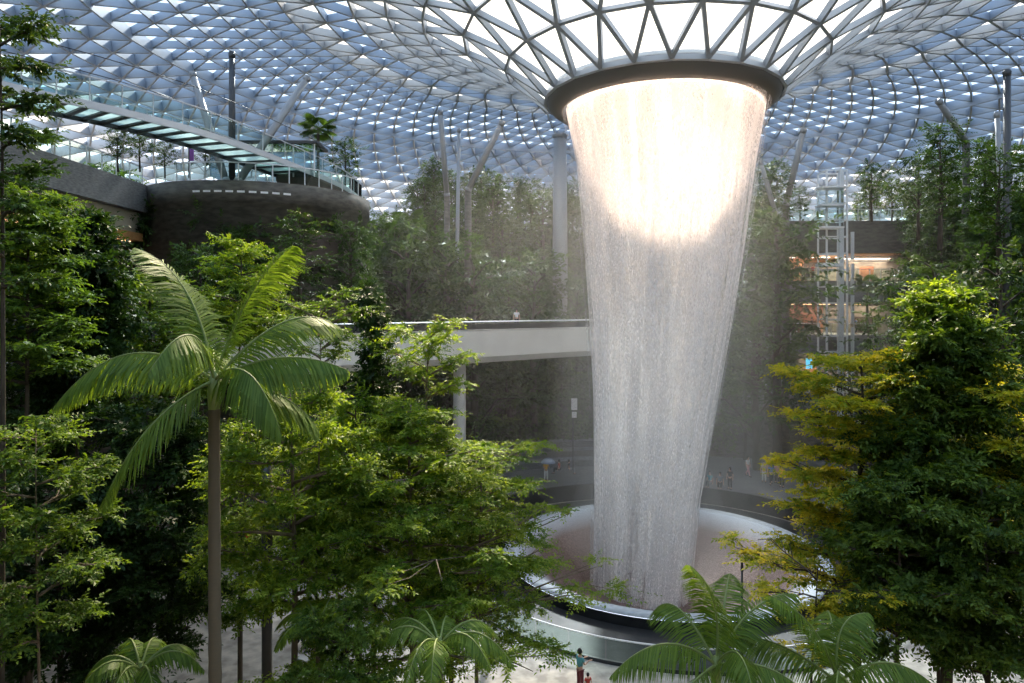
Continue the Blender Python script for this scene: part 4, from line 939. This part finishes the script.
for x, y, a, b, po, lab in ((307, 557, 'cloth_blue', 'cloth_dark', 'stand', 'person in bright blue on the left path seen through the leaves'), (316, 559, 'cloth_maroon', 'cloth_dark', 'stand', 'person in dark red beside the one in blue on the left path'),
      (240, 560, 'cloth_dark', 'cloth_grey', 'stand', 'dark figure left of the black post on the far side of the path'), (248, 556, 'cloth_red', 'cloth_dark', 'stand', 'person in red close to the black post on the path'), (318, 572, 'cloth_white', 'cloth_grey', 'sit', 'person in white sitting low on the left path'),
      (300, 652, 'cloth_dark', 'cloth_dark', 'walk', 'dark figure walking on the near part of the left path'), (312, 650, 'cloth_grey', 'cloth_dark', 'walk', 'figure in grey walking on the near part of the left path'), (372, 640, 'cloth_white', 'cloth_blue', 'stand', 'person in white half hidden by the layered tree')):
    person(lab, fl(x, y, FLOOR), random.uniform(-180, 180), a, b, po)
for x, z, Y, a, lab in ((797, 2.55, 67.4, 'cloth_dark', 'left end of the upper lit gallery'), (803, 2.55, 67.6, 'cloth_white', 'upper lit gallery, second from the left'), (808, 2.55, 68.2, 'cloth_dark', 'upper lit gallery beside the figure in white'), (813, 2.55, 67.5, 'cloth_red', 'upper lit gallery left of the lift tower'),
      (848, 2.55, 67.6, 'cloth_grey', 'upper lit gallery right of the lift tower'), (812, -2.7, 67.4, 'cloth_dark', 'middle gallery left of the lift tower'), (856, -2.7, 67.6, 'cloth_blue', 'middle gallery right of the lift tower')):
    p = P(x, 300, Y); person('person in %s at the %s' % ({'cloth_dark': 'black', 'cloth_white': 'white', 'cloth_red': 'red', 'cloth_grey': 'grey', 'cloth_blue': 'blue'}[a], lab), (p.x, Y, z), random.uniform(-60, 60), a, 'cloth_dark')
person('tiny figure in white looking over the parapet of the white bridge', (0.35, 50.9, -1.62), 0, 'cloth_white', 'cloth_dark', h=1.45)

# ------------------------------------------------------------------ spray drifting round the waterfall
def mist(name, label, prof, c, dens, col, aniso=.35):
    m = bpy.data.materials.new(name); m.use_nodes = True; n = m.node_tree.nodes; l = m.node_tree.links; n.clear()
    o = n.new('ShaderNodeOutputMaterial'); v = n.new('ShaderNodeVolumeScatter'); v.inputs['Color'].default_value = (*col, 1); v.inputs['Density'].default_value = dens; v.inputs['Anisotropy'].default_value = aniso
    l.new(v.outputs[0], o.inputs['Volume']); MATS[name] = m
    ob = MB().lathe(prof, n=40).build(name, m, None, True, loc=(c[0], c[1], 0)); tag(ob, label, 'mist', None, 'stuff'); return ob
for q, dn_, lab in ((1.3, .0013, 'outermost faint veil of warm haze reaching over the left trees'), (1.05, .0018, 'thin warm spray haze filling the valley around the waterfall'), (.82, .0018, 'warm spray haze hanging between the waterfall and the white bridge'), (.6, .0018, 'inner spray haze drifting behind the waterfall')):
    mist('mist', lab, [(.01, -15.2), (13 * q, -15.2), (18 * q, -8), (18.5 * q, 0), (16 * q, 2 + 5 * q), (10 * q, 3 + 7 * q), (.01, 3 + 8 * q)], (8, 52), dn_, (1, .91, .80))
mist('spray', 'denser white spray hanging close around the falling water', [(.01, -15.1), (6, -15.1), (7.5, -12), (6.5, -4), (7.5, 5), (8, 10), (.01, 10.5)], (9.2, 42.6), .010, (1, .96, .93))
mist('foot_spray', 'dense white spray boiling up at the foot of the waterfall', [(.01, -17), (3.6, -17), (5.2, -14.6), (4.6, -12), (3.6, -9), (.01, -7.5)], (8.3, 42), .02, (1, .98, .96))

# give each of a few look-alikes its own place in words
from collections import defaultdict
gr = defaultdict(list)
for o in S.objects:
    if o.parent is None and o.get('group') and o.get('label'): gr[o['label']].append(o)
for lab, os_ in gr.items():
    if 2 <= len(os_) <= 4:
        os_.sort(key=lambda o: o.location.x / o.location.y)
        nm = {2: ('left-hand', 'right-hand'), 3: ('leftmost', 'middle', 'rightmost'), 4: ('leftmost', 'second-from-left', 'third-from-left', 'rightmost')}[len(os_)]
        for w, o in zip(nm, os_): o['label'] = w + ' ' + lab
    elif len(os_) == 1: del os_[0]['group']
